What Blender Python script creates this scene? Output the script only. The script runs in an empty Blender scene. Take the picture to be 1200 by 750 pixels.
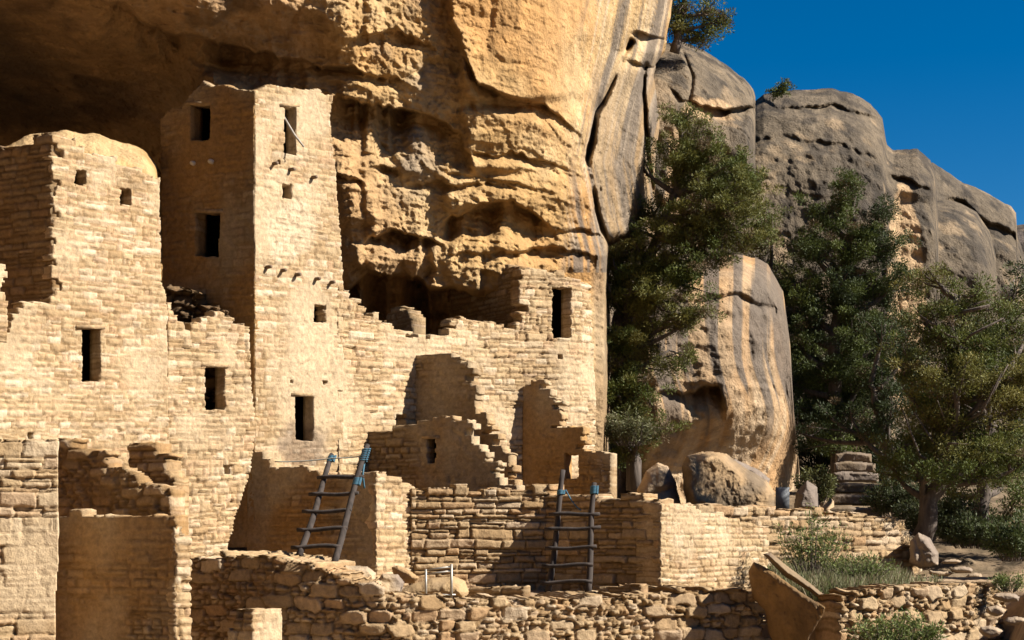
import bpy, math, random
import numpy as np

# ------------------------------------------------------------------ camera, sky, sun, exposure
F, HX, HY = 2000.0, 600.0, 640.0           # focal length and level-camera vanishing line in photo pixels (1200 wide)
sc = bpy.context.scene
C = sc.collection
cam_d = bpy.data.cameras.new("camera")
cam_d.sensor_width = 36.0
cam_d.lens = 36.0 * F / 1200.0
cam_d.shift_y = (HY - 375.0) / 1200.0
cam_d.clip_start, cam_d.clip_end = 0.1, 3000.0
cam = bpy.data.objects.new("camera", cam_d); C.objects.link(cam)
cam.rotation_euler = (math.radians(90), 0, 0)
sc.camera = cam

SUN_EL = math.radians(37.0)
SUN_T = math.radians(9.0)                 # the sun stands to the right, a little behind the camera
sdir = np.array([math.cos(SUN_EL) * math.cos(SUN_T), -math.cos(SUN_EL) * math.sin(SUN_T), math.sin(SUN_EL)])
world = bpy.data.worlds.new("World"); sc.world = world
world.use_nodes = True
nt = world.node_tree
bg = nt.nodes["Background"]; bg.inputs[1].default_value = 0.05
sky = nt.nodes.new("ShaderNodeTexSky"); sky.sky_type = 'NISHITA'; sky.sun_disc = False
sky.sun_elevation = SUN_EL
sky.sun_rotation = math.atan2(sdir[0], sdir[1])
sky.altitude = 2200; sky.air_density = 1.0; sky.dust_density = 0.0; sky.ozone_density = 3.0
hs = nt.nodes.new("ShaderNodeHueSaturation"); hs.inputs['Saturation'].default_value = 1.45
hs.inputs['Value'].default_value = 0.78; hs.inputs['Hue'].default_value = 0.50
nt.links.new(sky.outputs[0], hs.inputs['Color']); nt.links.new(hs.outputs[0], bg.inputs[0])
sun_d = bpy.data.lights.new("sun", 'SUN'); sun_d.energy = 5.0; sun_d.angle = math.radians(0.53)
sun_d.color = (1.0, 0.93, 0.84)
sun = bpy.data.objects.new("sun", sun_d); C.objects.link(sun)
from mathutils import Vector
sun.rotation_euler = Vector(sdir).to_track_quat('Z', 'Y').to_euler()
sun.location = (20, -10, 30)
sc.view_settings.view_transform = 'Standard'; sc.view_settings.look = 'None'
sc.view_settings.gamma = 1; sc.view_settings.exposure = 1.30
sc.cycles.max_bounces = 6; sc.cycles.diffuse_bounces = 4

# ------------------------------------------------------------------ numpy noise
_r = np.random.RandomState(7)
_perm = _r.permutation(4096).astype(np.int64)
_val = _r.rand(4096).astype(np.float64) * 2 - 1
def _h(i, j, k): return _val[_perm[(_perm[(_perm[i & 4095] + j) & 4095] + k) & 4095]]
def noise(p, s=1.0, seed=0):
    p = np.asarray(p, float) * s + seed * 17.31
    i = np.floor(p).astype(np.int64); f = p - i
    f = f * f * f * (f * (f * 6 - 15) + 10)
    x, y, z = i[..., 0], i[..., 1], i[..., 2]; u, v, w = f[..., 0], f[..., 1], f[..., 2]
    a = _h(x, y, z) * (1 - u) + _h(x + 1, y, z) * u
    b = _h(x, y + 1, z) * (1 - u) + _h(x + 1, y + 1, z) * u
    c = _h(x, y, z + 1) * (1 - u) + _h(x + 1, y, z + 1) * u
    d = _h(x, y + 1, z + 1) * (1 - u) + _h(x + 1, y + 1, z + 1) * u
    return (a * (1 - v) + b * v) * (1 - w) + (c * (1 - v) + d * v) * w
def fbm(p, s=1.0, o=4, seed=0, gain=0.5):
    t = 0; a = 1.0; n = 0
    for k in range(o):
        t = t + a * noise(p, s * 2.03 ** k, seed + k * 3); n += a; a *= gain
    return t / n
def ridged(p, s=1.0, o=4, seed=0, gain=0.55):
    t = 0; a = 1.0; n = 0
    for k in range(o):
        t = t + a * (1 - 2 * np.abs(noise(p, s * 2.1 ** k, seed + k * 5))); n += a; a *= gain
    return t / n
def sstep(a, b, x):
    t = np.clip((x - a) / (b - a), 0, 1); return t * t * (3 - 2 * t)
def mix(a, b, t): return a + (b - a) * t
def cmix(c0, c1, t): return c0 + (c1 - c0) * t[..., None]

# ------------------------------------------------------------------ scene helpers
def put(o, parent=None):
    C.objects.link(o)
    if parent is not None: o.parent = parent
    return o
def tag(o, label=None, cat=None, group=None, kind=None):
    if label: o['label'] = label
    if cat: o['category'] = cat; o['kind'] = 'thing'
    if group: o['group'] = group
    if kind: o['kind'] = kind
    return o
def thing(name, label, cat, loc=(0, 0, 0), group=None):
    o = bpy.data.objects.new(name, None); o.empty_display_size = 0.3
    o.location = loc; put(o); return tag(o, label, cat, group)
def local(o):      # offset of a parent's base
    return np.array(o.location) if o is not None else np.zeros(3)
def make(name, V, Q, mat, parent=None, col=None, smooth=False, own=False):
    """one mesh object from vertex array and quad (or tri) array, in world coordinates"""
    V = np.asarray(V, float); Q = np.asarray(Q)
    base = local(parent)
    if own:
        base = np.array([(V[:, 0].min() + V[:, 0].max()) / 2, (V[:, 1].min() + V[:, 1].max()) / 2, V[:, 2].min()])
    W = V - base
    me = bpy.data.meshes.new(name)
    n = Q.shape[1]
    me.vertices.add(len(W)); me.vertices.foreach_set("co", W.astype(np.float32).ravel())
    me.loops.add(Q.size); me.loops.foreach_set("vertex_index", Q.astype(np.int32).ravel())
    me.polygons.add(len(Q)); me.polygons.foreach_set("loop_start", (np.arange(len(Q)) * n).astype(np.int32))
    me.update(calc_edges=True)
    if smooth: me.polygons.foreach_set("use_smooth", np.ones(len(Q), bool))
    if col is not None:
        at = me.color_attributes.new("Col", 'FLOAT_COLOR', 'POINT')
        c4 = np.ones((len(V), 4), np.float32); c4[:, :3] = col
        at.data.foreach_set("color", c4.ravel())
    me.materials.append(mat)
    o = bpy.data.objects.new(name, me)
    if own: o.location = base
    return put(o, parent)
def WP(px, py, y):      # photo pixel at forward distance y -> world point
    return np.array([(px - HX) / F * y, y, (HY - py) / F * y])

# ------------------------------------------------------------------ materials
def mat_stone(name, bump=0.4, scale=22.0, var=0.25, rough=0.9, attr=True, color=(.4, .3, .2), dist=0.02, fine=70.0):
    m = bpy.data.materials.new(name); m.use_nodes = True
    t = m.node_tree; N = t.nodes; L = t.links
    p = N["Principled BSDF"]; p.inputs['Roughness'].default_value = rough
    p.inputs['Specular IOR Level'].default_value = 0.15
    tc = N.new("ShaderNodeTexCoord")
    n1 = N.new("ShaderNodeTexNoise"); n1.inputs['Scale'].default_value = scale; n1.inputs['Detail'].default_value = 8
    n1.inputs['Roughness'].default_value = .7
    n2 = N.new("ShaderNodeTexNoise"); n2.inputs['Scale'].default_value = fine; n2.inputs['Detail'].default_value = 4
    L.new(tc.outputs['Object'], n1.inputs['Vector']); L.new(tc.outputs['Object'], n2.inputs['Vector'])
    mr = N.new("ShaderNodeMapRange"); mr.inputs['From Min'].default_value = .3; mr.inputs['From Max'].default_value = .7
    mr.inputs['To Min'].default_value = .74 * (1 - var); mr.inputs['To Max'].default_value = .74 * (1 + var)
    L.new(n1.outputs[0], mr.inputs[0])
    mx = N.new("ShaderNodeVectorMath"); mx.operation = 'SCALE'
    if attr:
        a = N.new("ShaderNodeAttribute"); a.attribute_name = "Col"; L.new(a.outputs['Color'], mx.inputs[0])
    else:
        mx.inputs[0].default_value = color
    L.new(mr.outputs[0], mx.inputs['Scale']); L.new(mx.outputs[0], p.inputs['Base Color'])
    ad = N.new("ShaderNodeMath"); ad.operation = 'ADD'
    ml = N.new("ShaderNodeMath"); ml.operation = 'MULTIPLY'; ml.inputs[1].default_value = .45
    L.new(n2.outputs[0], ml.inputs[0]); L.new(n1.outputs[0], ad.inputs[0]); L.new(ml.outputs[0], ad.inputs[1])
    b = N.new("ShaderNodeBump"); b.inputs['Strength'].default_value = bump; b.inputs['Distance'].default_value = dist
    L.new(ad.outputs[0], b.inputs['Height']); L.new(b.outputs[0], p.inputs['Normal'])
    return m
M_MAS = mat_stone("masonry", bump=.75, scale=13, var=.30, dist=.025, fine=40)
M_CLIFF = mat_stone("sandstone_cliff", bump=.9, scale=3.0, var=.30, dist=.10, fine=16)
M_FAR = mat_stone("grey_sandstone", bump=1.0, scale=2.6, var=.42, dist=.16, fine=12)
M_ROCK = mat_stone("boulder_stone", bump=.6, scale=3.5, var=.25, dist=.05, fine=25)
M_GROUND = mat_stone("dry_earth", bump=.7, scale=3.0, var=.3, dist=.05, fine=20)
def mat_simple(name, color, rough=.7, metal=0., scale=20., var=.3, stretch=None, bump=.2, dist=.005):
    m = bpy.data.materials.new(name); m.use_nodes = True
    t = m.node_tree; N = t.nodes; L = t.links
    p = N["Principled BSDF"]; p.inputs['Roughness'].default_value = rough; p.inputs['Metallic'].default_value = metal
    tc = N.new("ShaderNodeTexCoord"); mp = N.new("ShaderNodeMapping")
    if stretch: mp.inputs['Scale'].default_value = stretch
    n1 = N.new("ShaderNodeTexNoise"); n1.inputs['Scale'].default_value = scale; n1.inputs['Detail'].default_value = 5
    L.new(tc.outputs['Object'], mp.inputs[0]); L.new(mp.outputs[0], n1.inputs['Vector'])
    cr = N.new("ShaderNodeValToRGB")
    c = np.array(color)
    cr.color_ramp.elements[0].position = .3; cr.color_ramp.elements[1].position = .7
    cr.color_ramp.elements[0].color = (*np.clip(c * (1 - var), 0, 1), 1); cr.color_ramp.elements[1].color = (*np.clip(c * (1 + var), 0, 1), 1)
    L.new(n1.outputs[0], cr.inputs[0]); L.new(cr.outputs[0], p.inputs['Base Color'])
    b = N.new("ShaderNodeBump"); b.inputs['Strength'].default_value = bump; b.inputs['Distance'].default_value = dist
    L.new(n1.outputs[0], b.inputs['Height']); L.new(b.outputs[0], p.inputs['Normal'])
    return m
M_WOOD = mat_simple("weathered_ladder_wood", (.034, .025, .020), .95, scale=14, var=.5, stretch=(1, 1, .15), bump=.4)
M_LINT = mat_simple("lintel_stone", (.27, .18, .09), .9, scale=14, var=.35, bump=.6, dist=.02)
M_BEAM = mat_simple("old_beam_wood", (.13, .085, .05), .85, scale=25, var=.4, bump=.4)
M_ROPE = mat_simple("blue_rope", (.035, .11, .16), .8, scale=60, var=.3)
M_WIRE = mat_simple("grey_cord", (.30, .33, .30), .7, scale=40, var=.15)
M_STEEL = mat_simple("galvanised_steel", (.33, .31, .27), .55, metal=.6, scale=30, var=.12)
M_SIGN = mat_simple("grey_sign_panel", (.13, .14, .15), .7, scale=5, var=.05)
M_BARK = mat_simple("juniper_bark", (.085, .065, .05), .95, scale=12, var=.4, stretch=(1, 1, .2), bump=.8, dist=.03)
M_DEADWOOD = mat_simple("bleached_deadwood", (.30, .27, .23), .9, scale=12, var=.25, stretch=(1, 1, .2), bump=.6, dist=.01)
def mat_leaf(name, trans=.25):
    m = bpy.data.materials.new(name); m.use_nodes = True
    t = m.node_tree; N = t.nodes; L = t.links
    p = N["Principled BSDF"]; p.inputs['Roughness'].default_value = .65
    p.inputs['Specular IOR Level'].default_value = 0.25
    a = N.new("ShaderNodeAttribute"); a.attribute_name = "Col"; L.new(a.outputs['Color'], p.inputs['Base Color'])
    tr = N.new("ShaderNodeBsdfTranslucent"); L.new(a.outputs['Color'], tr.inputs[0])
    ms = N.new("ShaderNodeMixShader"); ms.inputs[0].default_value = trans
    L.new(p.outputs[0], ms.inputs[1]); L.new(tr.outputs[0], ms.inputs[2])
    L.new(ms.outputs[0], N["Material Output"].inputs[0])
    return m
M_LEAF = mat_leaf("needle_foliage")

# ------------------------------------------------------------------ cliff reliefs
def pts2world(px, py, D):
    return np.stack([(px - HX) / F * D, D, (HY - py) / F * D], -1)
def rbf(cp, px, py):
    cp = np.array(cp, float); P = cp[:, :2] / 100.0; d = cp[:, 2]
    def K(r): return r
    A = K(np.linalg.norm(P[:, None] - P[None], axis=-1)); n = len(P)
    M = np.zeros((n + 3, n + 3)); M[:n, :n] = A - np.eye(n) * .02; M[:n, n:] = np.c_[np.ones(n), P]; M[n:, :n] = M[:n, n:].T
    w = np.linalg.solve(M, np.r_[d, 0, 0, 0])
    q = np.stack([px.ravel(), py.ravel()], -1) / 100.0
    out = w[n] + q @ w[n + 1:]
    for i in range(n): out = out + w[i] * K(np.sqrt(((q - P[i]) ** 2).sum(-1)))
    return out.reshape(px.shape)
def ledge(px, py, line, L=20., soft=3., up=0.0):
    """rock above the line stands out, recess below it, coming forward again over L pixels"""
    l = np.array(line, float)
    q_ = np.stack([px * .035, py * 0 + l[0, 1] * .13, px * 0], -1); q2_ = q_ * 4.1
    jt = 5 * noise(q_, 1, 3) + 3 * noise(q2_, 1, 4)
    yl = np.interp(px, l[:, 0], l[:, 1]); A = np.interp(px, l[:, 0], l[:, 2], left=0, right=0)
    t = py - yl
    A = A * np.clip(.9 + .45 * noise(q_ * 1.7, 1, 6) + .15 * noise(q2_, 1, 7), .3, 1.4)
    rec = A * sstep(-soft * .5, soft * .5, t + jt) * np.clip(1 - np.maximum(t, 0) / L, 0, 1) ** 1.2
    lip = -up * A * np.exp(-np.maximum(-t, 0) / (L * .6)) * (t < 0)
    return rec + lip
def groove(px, py, line, w=4., d=1.):
    l = np.array(line, float); best = np.full(px.shape, 1e9)
    for a, b in zip(l[:-1, :2], l[1:, :2]):
        ab = b - a; t = np.clip(((px - a[0]) * ab[0] + (py - a[1]) * ab[1]) / (ab @ ab), 0, 1)
        dd = np.hypot(px - a[0] - t * ab[0], py - a[1] - t * ab[1]); best = np.minimum(best, dd)
    return d * np.exp(-(best / w) ** 2)
def bump2(px, py, cx, cy, rx, ry, a):
    return a * np.exp(-((px - cx) / rx) ** 2 - ((py - cy) / ry) ** 2)
def gridmesh(nj, ni):
    idx = np.arange(nj * ni).reshape(nj, ni)
    return np.stack([idx[:-1, :-1], idx[1:, :-1], idx[1:, 1:], idx[:-1, 1:]], -1).reshape(-1, 4)

TAN = np.array([.46, .285, .115]); TANL = np.array([.55, .38, .19]); ORANGE = np.array([.45, .235, .08])
GREY = np.array([.22, .175, .13]); DARK = np.array([.10, .085, .072]); ROOF_BROWN = np.array([.33, .195, .09])

# main cliff with the alcove
def build_cliff():
    X = np.arange(-140, 801, 1.25); Y = np.r_[np.arange(-420, -30, 12.), np.arange(-30, 640, 1.25)]
    px, py = np.meshgrid(X, Y)
    cpx, cpy = np.meshgrid(np.arange(-160, 841, 10.), np.arange(-440, 661, 10.))
    cp = [(-140, -420, 33), (200, -420, 34), (450, -420, 36), (790, -420, 43), (-140, -60, 29.8), (100, -60, 29.8), (250, -60, 31), (400, -60, 33), (600, -60, 35.5), (750, -60, 41),
          (-140, 40, 33.5), (0, 0, 31.3), (0, 60, 34), (0, 125, 38), (100, 0, 30.9), (100, 60, 33.2), (100, 125, 37), (180, 60, 33), (190, 110, 35.5), (240, 20, 31.4), (260, 70, 33.8),
          (0, 160, 39), (100, 160, 39), (190, 160, 37.5), (0, 300, 39), (0, 620, 39), (180, 300, 37.5), (200, 620, 39),
          (330, 20, 32.2), (300, 80, 33.3), (360, 75, 33.4), (400, 20, 33.1), (420, 100, 33.9), (300, 130, 33.4), (250, 92, 32.5), (275, 104, 32.9), (340, 102, 33.4), (385, 104, 33.9), (300, 300, 35.4), (400, 200, 34.2), (420, 300, 35), (400, 600, 37.5),
          (480, 30, 34.3), (480, 120, 34.9), (480, 220, 35.4), (500, 300, 36.2), (500, 400, 38), (560, 20, 35.4), (560, 180, 36.4), (580, 300, 37.2), (640, 20, 36.2), (650, 110, 36.5),
          (640, 200, 37.3), (640, 300, 38.2), (690, 40, 38.0), (680, 140, 38.0), (680, 230, 38.3), (700, 300, 39.4), (700, 450, 39.8), (700, 620, 40), (600, 620, 39),
          (705, 120, 40.0), (720, 60, 40.5), (740, 150, 42), (770, 20, 42), (765, 120, 43), (765, 300, 46), (765, 620, 47), (735, 300, 44), (735, 620, 45), (735, 230, 42.5)]
    cD = rbf(cp, cpx, cpy)
    gi = (px + 160) / 10; gj = (py + 440) / 10
    i0 = np.clip(gi.astype(int), 0, cD.shape[1] - 2); j0 = np.clip(gj.astype(int), 0, cD.shape[0] - 2); fi = gi - i0; fj = gj - j0
    D = (cD[j0, i0] * (1 - fi) + cD[j0, i0 + 1] * fi) * (1 - fj) + (cD[j0 + 1, i0] * (1 - fi) + cD[j0 + 1, i0 + 1] * fi) * fj
    W0 = pts2world(px, py, D)
    wx = 9 * fbm(W0, .45, 4, 1); wy = 9 * fbm(W0, .5, 4, 2)
    a, b = px + wx, py + wy
    R = 0
    R = R + ledge(a, b, [(60, -20, .2), (110, 0, .8), (200, 35, 1.3), (290, 62, 1.1), (345, 72, .5), (400, 80, .3), (430, 84, 0)], 50, 3)
    R = R + ledge(a, b, [(395, 48, 0), (420, 40, .4), (450, 36, .5), (490, 46, .4), (512, 60, 0)], 15, 3, .3)
    R = R + ledge(a, b, [(350, 76, 0), (375, 76, .4), (410, 79, .45), (440, 88, .45), (480, 96, 0)], 14, 3, .2)
    R = R + ledge(a, b, [(375, 112, 0), (388, 113, 1.0), (430, 119, 1.3), (480, 128, 1.2), (520, 146, .6), (540, 158, 0)], 66, 4, .1)
    R = R + ledge(a, b, [(535, 40, 0), (545, 66, .4), (560, 98, .8), (600, 116, .7), (640, 122, .5), (662, 138, .25), (690, 170, 0)], 24, 4, .35)
    R = R + ledge(a, b, [(540, 172, 0), (560, 176, .3), (600, 179, .4), (655, 194, .3), (680, 205, 0)], 12, 2)
    R = R + ledge(a, b, [(385, 205, 0), (395, 203, .6), (415, 207, .6), (428, 214, 0)], 12, 3, .5)
    R = R + ledge(a, b, [(440, 192, 0), (455, 196, .5), (474, 200, 0)], 10, 2, .3)
    R = R + ledge(a, b, [(470, 214, 0), (490, 210, .25), (530, 216, .3), (570, 206, .25), (620, 220, .2), (650, 235, 0)], 14, 3, .3)
    R = R + ledge(a, b, [(512, 270, 0), (530, 254, .9), (560, 243, 1.25), (600, 240, 1.2), (630, 256, .9), (655, 276, 0)], 50, 4, .15)
    R = R + ledge(a, b, [(420, 286, 0), (432, 276, .9), (455, 266, 1.1), (500, 274, .9), (525, 290, 0)], 34, 4, .15)
    R = R + ledge(a, b, [(640, 262, 0), (660, 266, .35), (706, 276, .4), (712, 280, .2)], 14, 2)
    R = R + ledge(a, b, [(395, 345, .5), (410, 338, 1.4), (430, 318, 1.8), (470, 326, 2.0), (520, 342, 2.2), (560, 350, 2), (610, 350, 1.5), (640, 350, 0)], 190, 5, .25)
    R = R + ledge(a, b, [(520, 300, 0), (560, 296, .4), (640, 290, .6), (700, 300, .3)], 20, 4)
    # stack of broken strata behind the left house
    R = R + groove(a, b, [(742, 50), (722, 90), (700, 135), (686, 190), (698, 245), (716, 290), (722, 340)], 3.0, 1.0) * np.clip(.75 + 1.1 * noise(np.stack([px * 0, py * .03, px * 0], -1), 1, 51), .15, 1.3)
    R = R + groove(a, b, [(758, 75), (752, 110), (756, 150), (768, 240)], 3, 1.2)
    R = R + ledge(a, b, [(738, 40, 0), (748, 36, .9), (775, 42, 1.2), (790, 50, 1)], 22, 3, .1) + ledge(a, b, [(735, 70, 0), (748, 72, 1.0), (770, 78, 1.2), (795, 80, 1)], 12, 3, .1)
    def blockf(x0, x1, y0, y1, amp):      # a block standing out with a short left flank and a long face turned to the right
        a = px + .5 * wx + 16 * fbm(np.stack([py * .02, px * 0 + x0, px * 0], -1), 1, 4, 71) + (y1 - py) * .12
        return .42 * amp * sstep(x0, x0 + 12, a) * np.clip(1 - (a - x0) / (x1 - x0), 0, 1) * sstep(y0 - 8, y0 + 6, b) * sstep(y1 + 4, y1 - 8, b)
    R = R - blockf(538, 720, -500, 118, 1.5) - blockf(425, 540, -500, 46, .7) - blockf(352, 470, 78, 118, .6) - blockf(545, 700, 126, 200, 1.1) - blockf(470, 600, 150, 205, .8) - blockf(395, 500, 184, 262, .7) - blockf(520, 690, 205, 245, .8)
    R = R - blockf(500, 720, 282, 345, 1.0) - blockf(415, 520, 288, 318, .6)
    R = R - bump2(px, py, 400, 20, 26, 40, .8) - bump2(px, py, 340, 0, 40, 20, .3)
    D = D + R + 5.0 * sstep(706, 720, px + 3 * fbm(W0, .8, 3, 61)) * sstep(270, 310, py) * (1 - .25 * sstep(-.2, .4, fbm(W0, .5, 4, 62)))
    W = pts2world(px, py, D)
    lit = sstep(330, 420, px)
    S = W * np.array([1, 1, 1.9])
    W2 = W + .6 * np.stack([fbm(W, .8, 3, 16), fbm(W, .8, 3, 17), fbm(W, .8, 3, 18)], -1)
    blk = np.abs(noise(W2 * [1, 1, 1.5], .45, 19)); blk2 = np.abs(noise(W2 * [1, 1, 1.8], 1.3, 20))
    nz = .36 * fbm(W, .35, 3, 11) + .65 * np.minimum(blk, .20) + .28 * np.minimum(blk2, .14) * (.5 + .5 * lit) + .09 * ridged(S, 1.1, 4, 12) * mix(.5, 1, lit) + .09 * ridged(S, 3.4, 4, 13) + .05 * fbm(W, 9, 3, 15)
    sm = sstep(560, 620, px) * sstep(150, 110, py) + .35 * sstep(690, 720, px)      # smoother water-worn faces
    D = D - nz * (1 - .55 * np.clip(sm + .6 * sstep(540, 580, px) * sstep(235, 200, py), 0, 1))
    # terraced strata breaks
    zt = W[..., 2] * 1.4 + .8 * fbm(W, .4, 4, 31)
    fr = zt - np.floor(zt)
    D = D - .10 * sstep(0, .12, fr) * (1 - fr) * sstep(.05, .35, fbm(W, .5, 3, 33) + .25) * (1 - np.clip(sm, 0, 1))
    # rounded right silhouette
    er = np.interp(py, [-420, -40, 20, 60, 76, 90, 150, 200, 260, 640], [800, 792, 786, 778, 768, 766, 774, 766, 770, 775]) + 3 * fbm(W, .9, 4, 5)
    sx = np.interp(px, [-140, 690, 800], [0, 0, 1])
    D = D + 3.2 * np.clip((px - er + 26) / 26, 0, 1) ** 3
    keep_px = np.minimum(px, er + np.maximum(px - er, 0) * .02)
    Wf = pts2world(keep_px, py, D + np.maximum(px - er, 0) * .5)
    # colour of the rock
    c = cmix(TAN[None, None] * np.ones(px.shape + (1,)), TANL, sstep(-.3, .5, fbm(W, .5, 4, 21)))
    c = cmix(c, ORANGE, .7 * sstep(.05, .5, fbm(W, .33, 4, 22)))
    c = cmix(c, GREY, .75 * sstep(.1, .45, fbm(W * [1, 1, 1.6], .6, 5, 23)) * sstep(560, 480, px) + 0)
    xc = np.interp(py, [-400, -30, 60, 130, 190, 250, 300, 640], [760, 738, 722, 702, 690, 700, 712, 712])
    stk = fbm(np.stack([(keep_px - xc) * .17 + .6 * fbm(W, .5, 2, 44), py * .006, D * .0], -1), 1.0, 4, 24)
    stk2 = fbm(np.stack([(keep_px - xc) * .45, py * .008, D * 0], -1), 1.0, 3, 25)
    smx = sstep(668, 700, px + (py - 60) * .10)
    varn = smx * sstep(-.05, .25, stk) * (py < 320)
    c = cmix(c, DARK * 1.3, .85 * varn) ; c = cmix(c, np.array([.6, .47, .32]), .5 * smx * sstep(.1, .4, stk2) * (py < 300))
    wide = sstep(690, 700, px) * sstep(60, 100, py)
    c = cmix(c, GREY * .9, .5 * wide)
    c = cmix(c, DARK * 1.2, .75 * sstep(706, 718, px) * sstep(270, 320, py) * sstep(-.35, .15, fbm(W, .5, 4, 63)))  # dark of the shadowed crevice painted into the lower right rock
    alc = sstep(420, 300, px) * sstep(170, 140, py - 0)      # alcove roof, near black towards its left end
    c = cmix(c, ROOF_BROWN * 1.2, .62 * sstep(395, 330, px + (30 - py) * .5))  # browner rock over the alcove side
    lnc = np.interp(px, [-140, 60, 110, 200, 290, 345, 400], [-120, -20, 0, 35, 62, 72, 80])
    c = cmix(c, np.array([.46, .29, .145]), .75 * sstep(6, -4, py + wy * .6 - lnc) * sstep(420, 340, px))
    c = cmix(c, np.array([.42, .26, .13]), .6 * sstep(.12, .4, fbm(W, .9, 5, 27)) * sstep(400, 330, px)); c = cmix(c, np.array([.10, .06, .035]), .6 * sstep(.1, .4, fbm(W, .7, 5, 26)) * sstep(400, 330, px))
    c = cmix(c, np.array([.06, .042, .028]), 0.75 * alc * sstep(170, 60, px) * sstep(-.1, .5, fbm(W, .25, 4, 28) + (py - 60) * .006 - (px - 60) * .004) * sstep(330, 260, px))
    c = c * (1 + .22 * fbm(W, 2.5, 4, 29))[..., None]
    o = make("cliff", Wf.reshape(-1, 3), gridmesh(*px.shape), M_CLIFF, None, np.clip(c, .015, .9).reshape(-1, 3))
    tag(o, "tan sandstone cliff and overhanging alcove above the ruins", None, None, 'structure')
build_cliff()

def shell(name, label, rows, seed, col, mat):
    """rough rock sheet through rows of control points, unseen, added to hold back sky light"""
    R = np.array(rows, float); n = 90
    k = np.linspace(0, len(R) - 1, 60); j = np.clip(k.astype(int), 0, len(R) - 2); f = (k - j)[:, None, None]
    G = R[j] * (1 - f) + R[j + 1] * f
    k = np.linspace(0, G.shape[1] - 1, n); j = np.clip(k.astype(int), 0, G.shape[1] - 2); f = (k - j)[None, :, None]
    G = G[:, j] * (1 - f) + G[:, j + 1] * f
    G = G + np.stack([fbm(G, .15, 4, seed), fbm(G, .15, 4, seed + 1), fbm(G, .2, 4, seed + 2)], -1) * 1.2
    c = np.ones(G.shape) * np.array(col) * (1 + .4 * fbm(G, .3, 4, seed + 5))[..., None]
    o = make(name, G.reshape(-1, 3), gridmesh(*G.shape[:2]), mat, None, np.clip(c, .01, .8).reshape(-1, 3)); tag(o, label, None, None, 'structure')
shell("sky_blocker_overhang", "unseen alcove roof and side wall added at left to hold back sky light",  # unseen overhang added to cut sky fill on the shaded walls
      [[(-4.5, 33, 15.5), (-5, 26, 14), (-6, 18, 13.5), (-8, 8, 14)], [(-9, 33, 14.5), (-9, 26, 12.6), (-10, 18, 12.5), (-12, 8, 13)], [(-14, 32, 12), (-14, 26, 10.8), (-15, 18, 10.5), (-17, 8, 10)],
       [(-15, 34, -4), (-15, 26, -5), (-17, 18, -6), (-20, 8, -8)]], 301, (.30, .185, .10), M_CLIFF)
shell("sky_blocker_slope", "unseen wooded canyon side added behind the viewer to block low sky",  # unseen slope added to block the lower sky
      [[(-160, -20, -30), (-80, -70, -34), (0, -80, -36), (80, -70, -34), (160, -20, -30)], [(-160, -30, 10), (-80, -90, 10), (0, -110, 10), (80, -100, 8), (160, -50, 6)], [(-165, -30, 42), (-85, -100, 46), (0, -120, 48), (85, -110, 40), (165, -60, 30)]], 302, (.07, .075, .035), M_GROUND)

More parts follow.
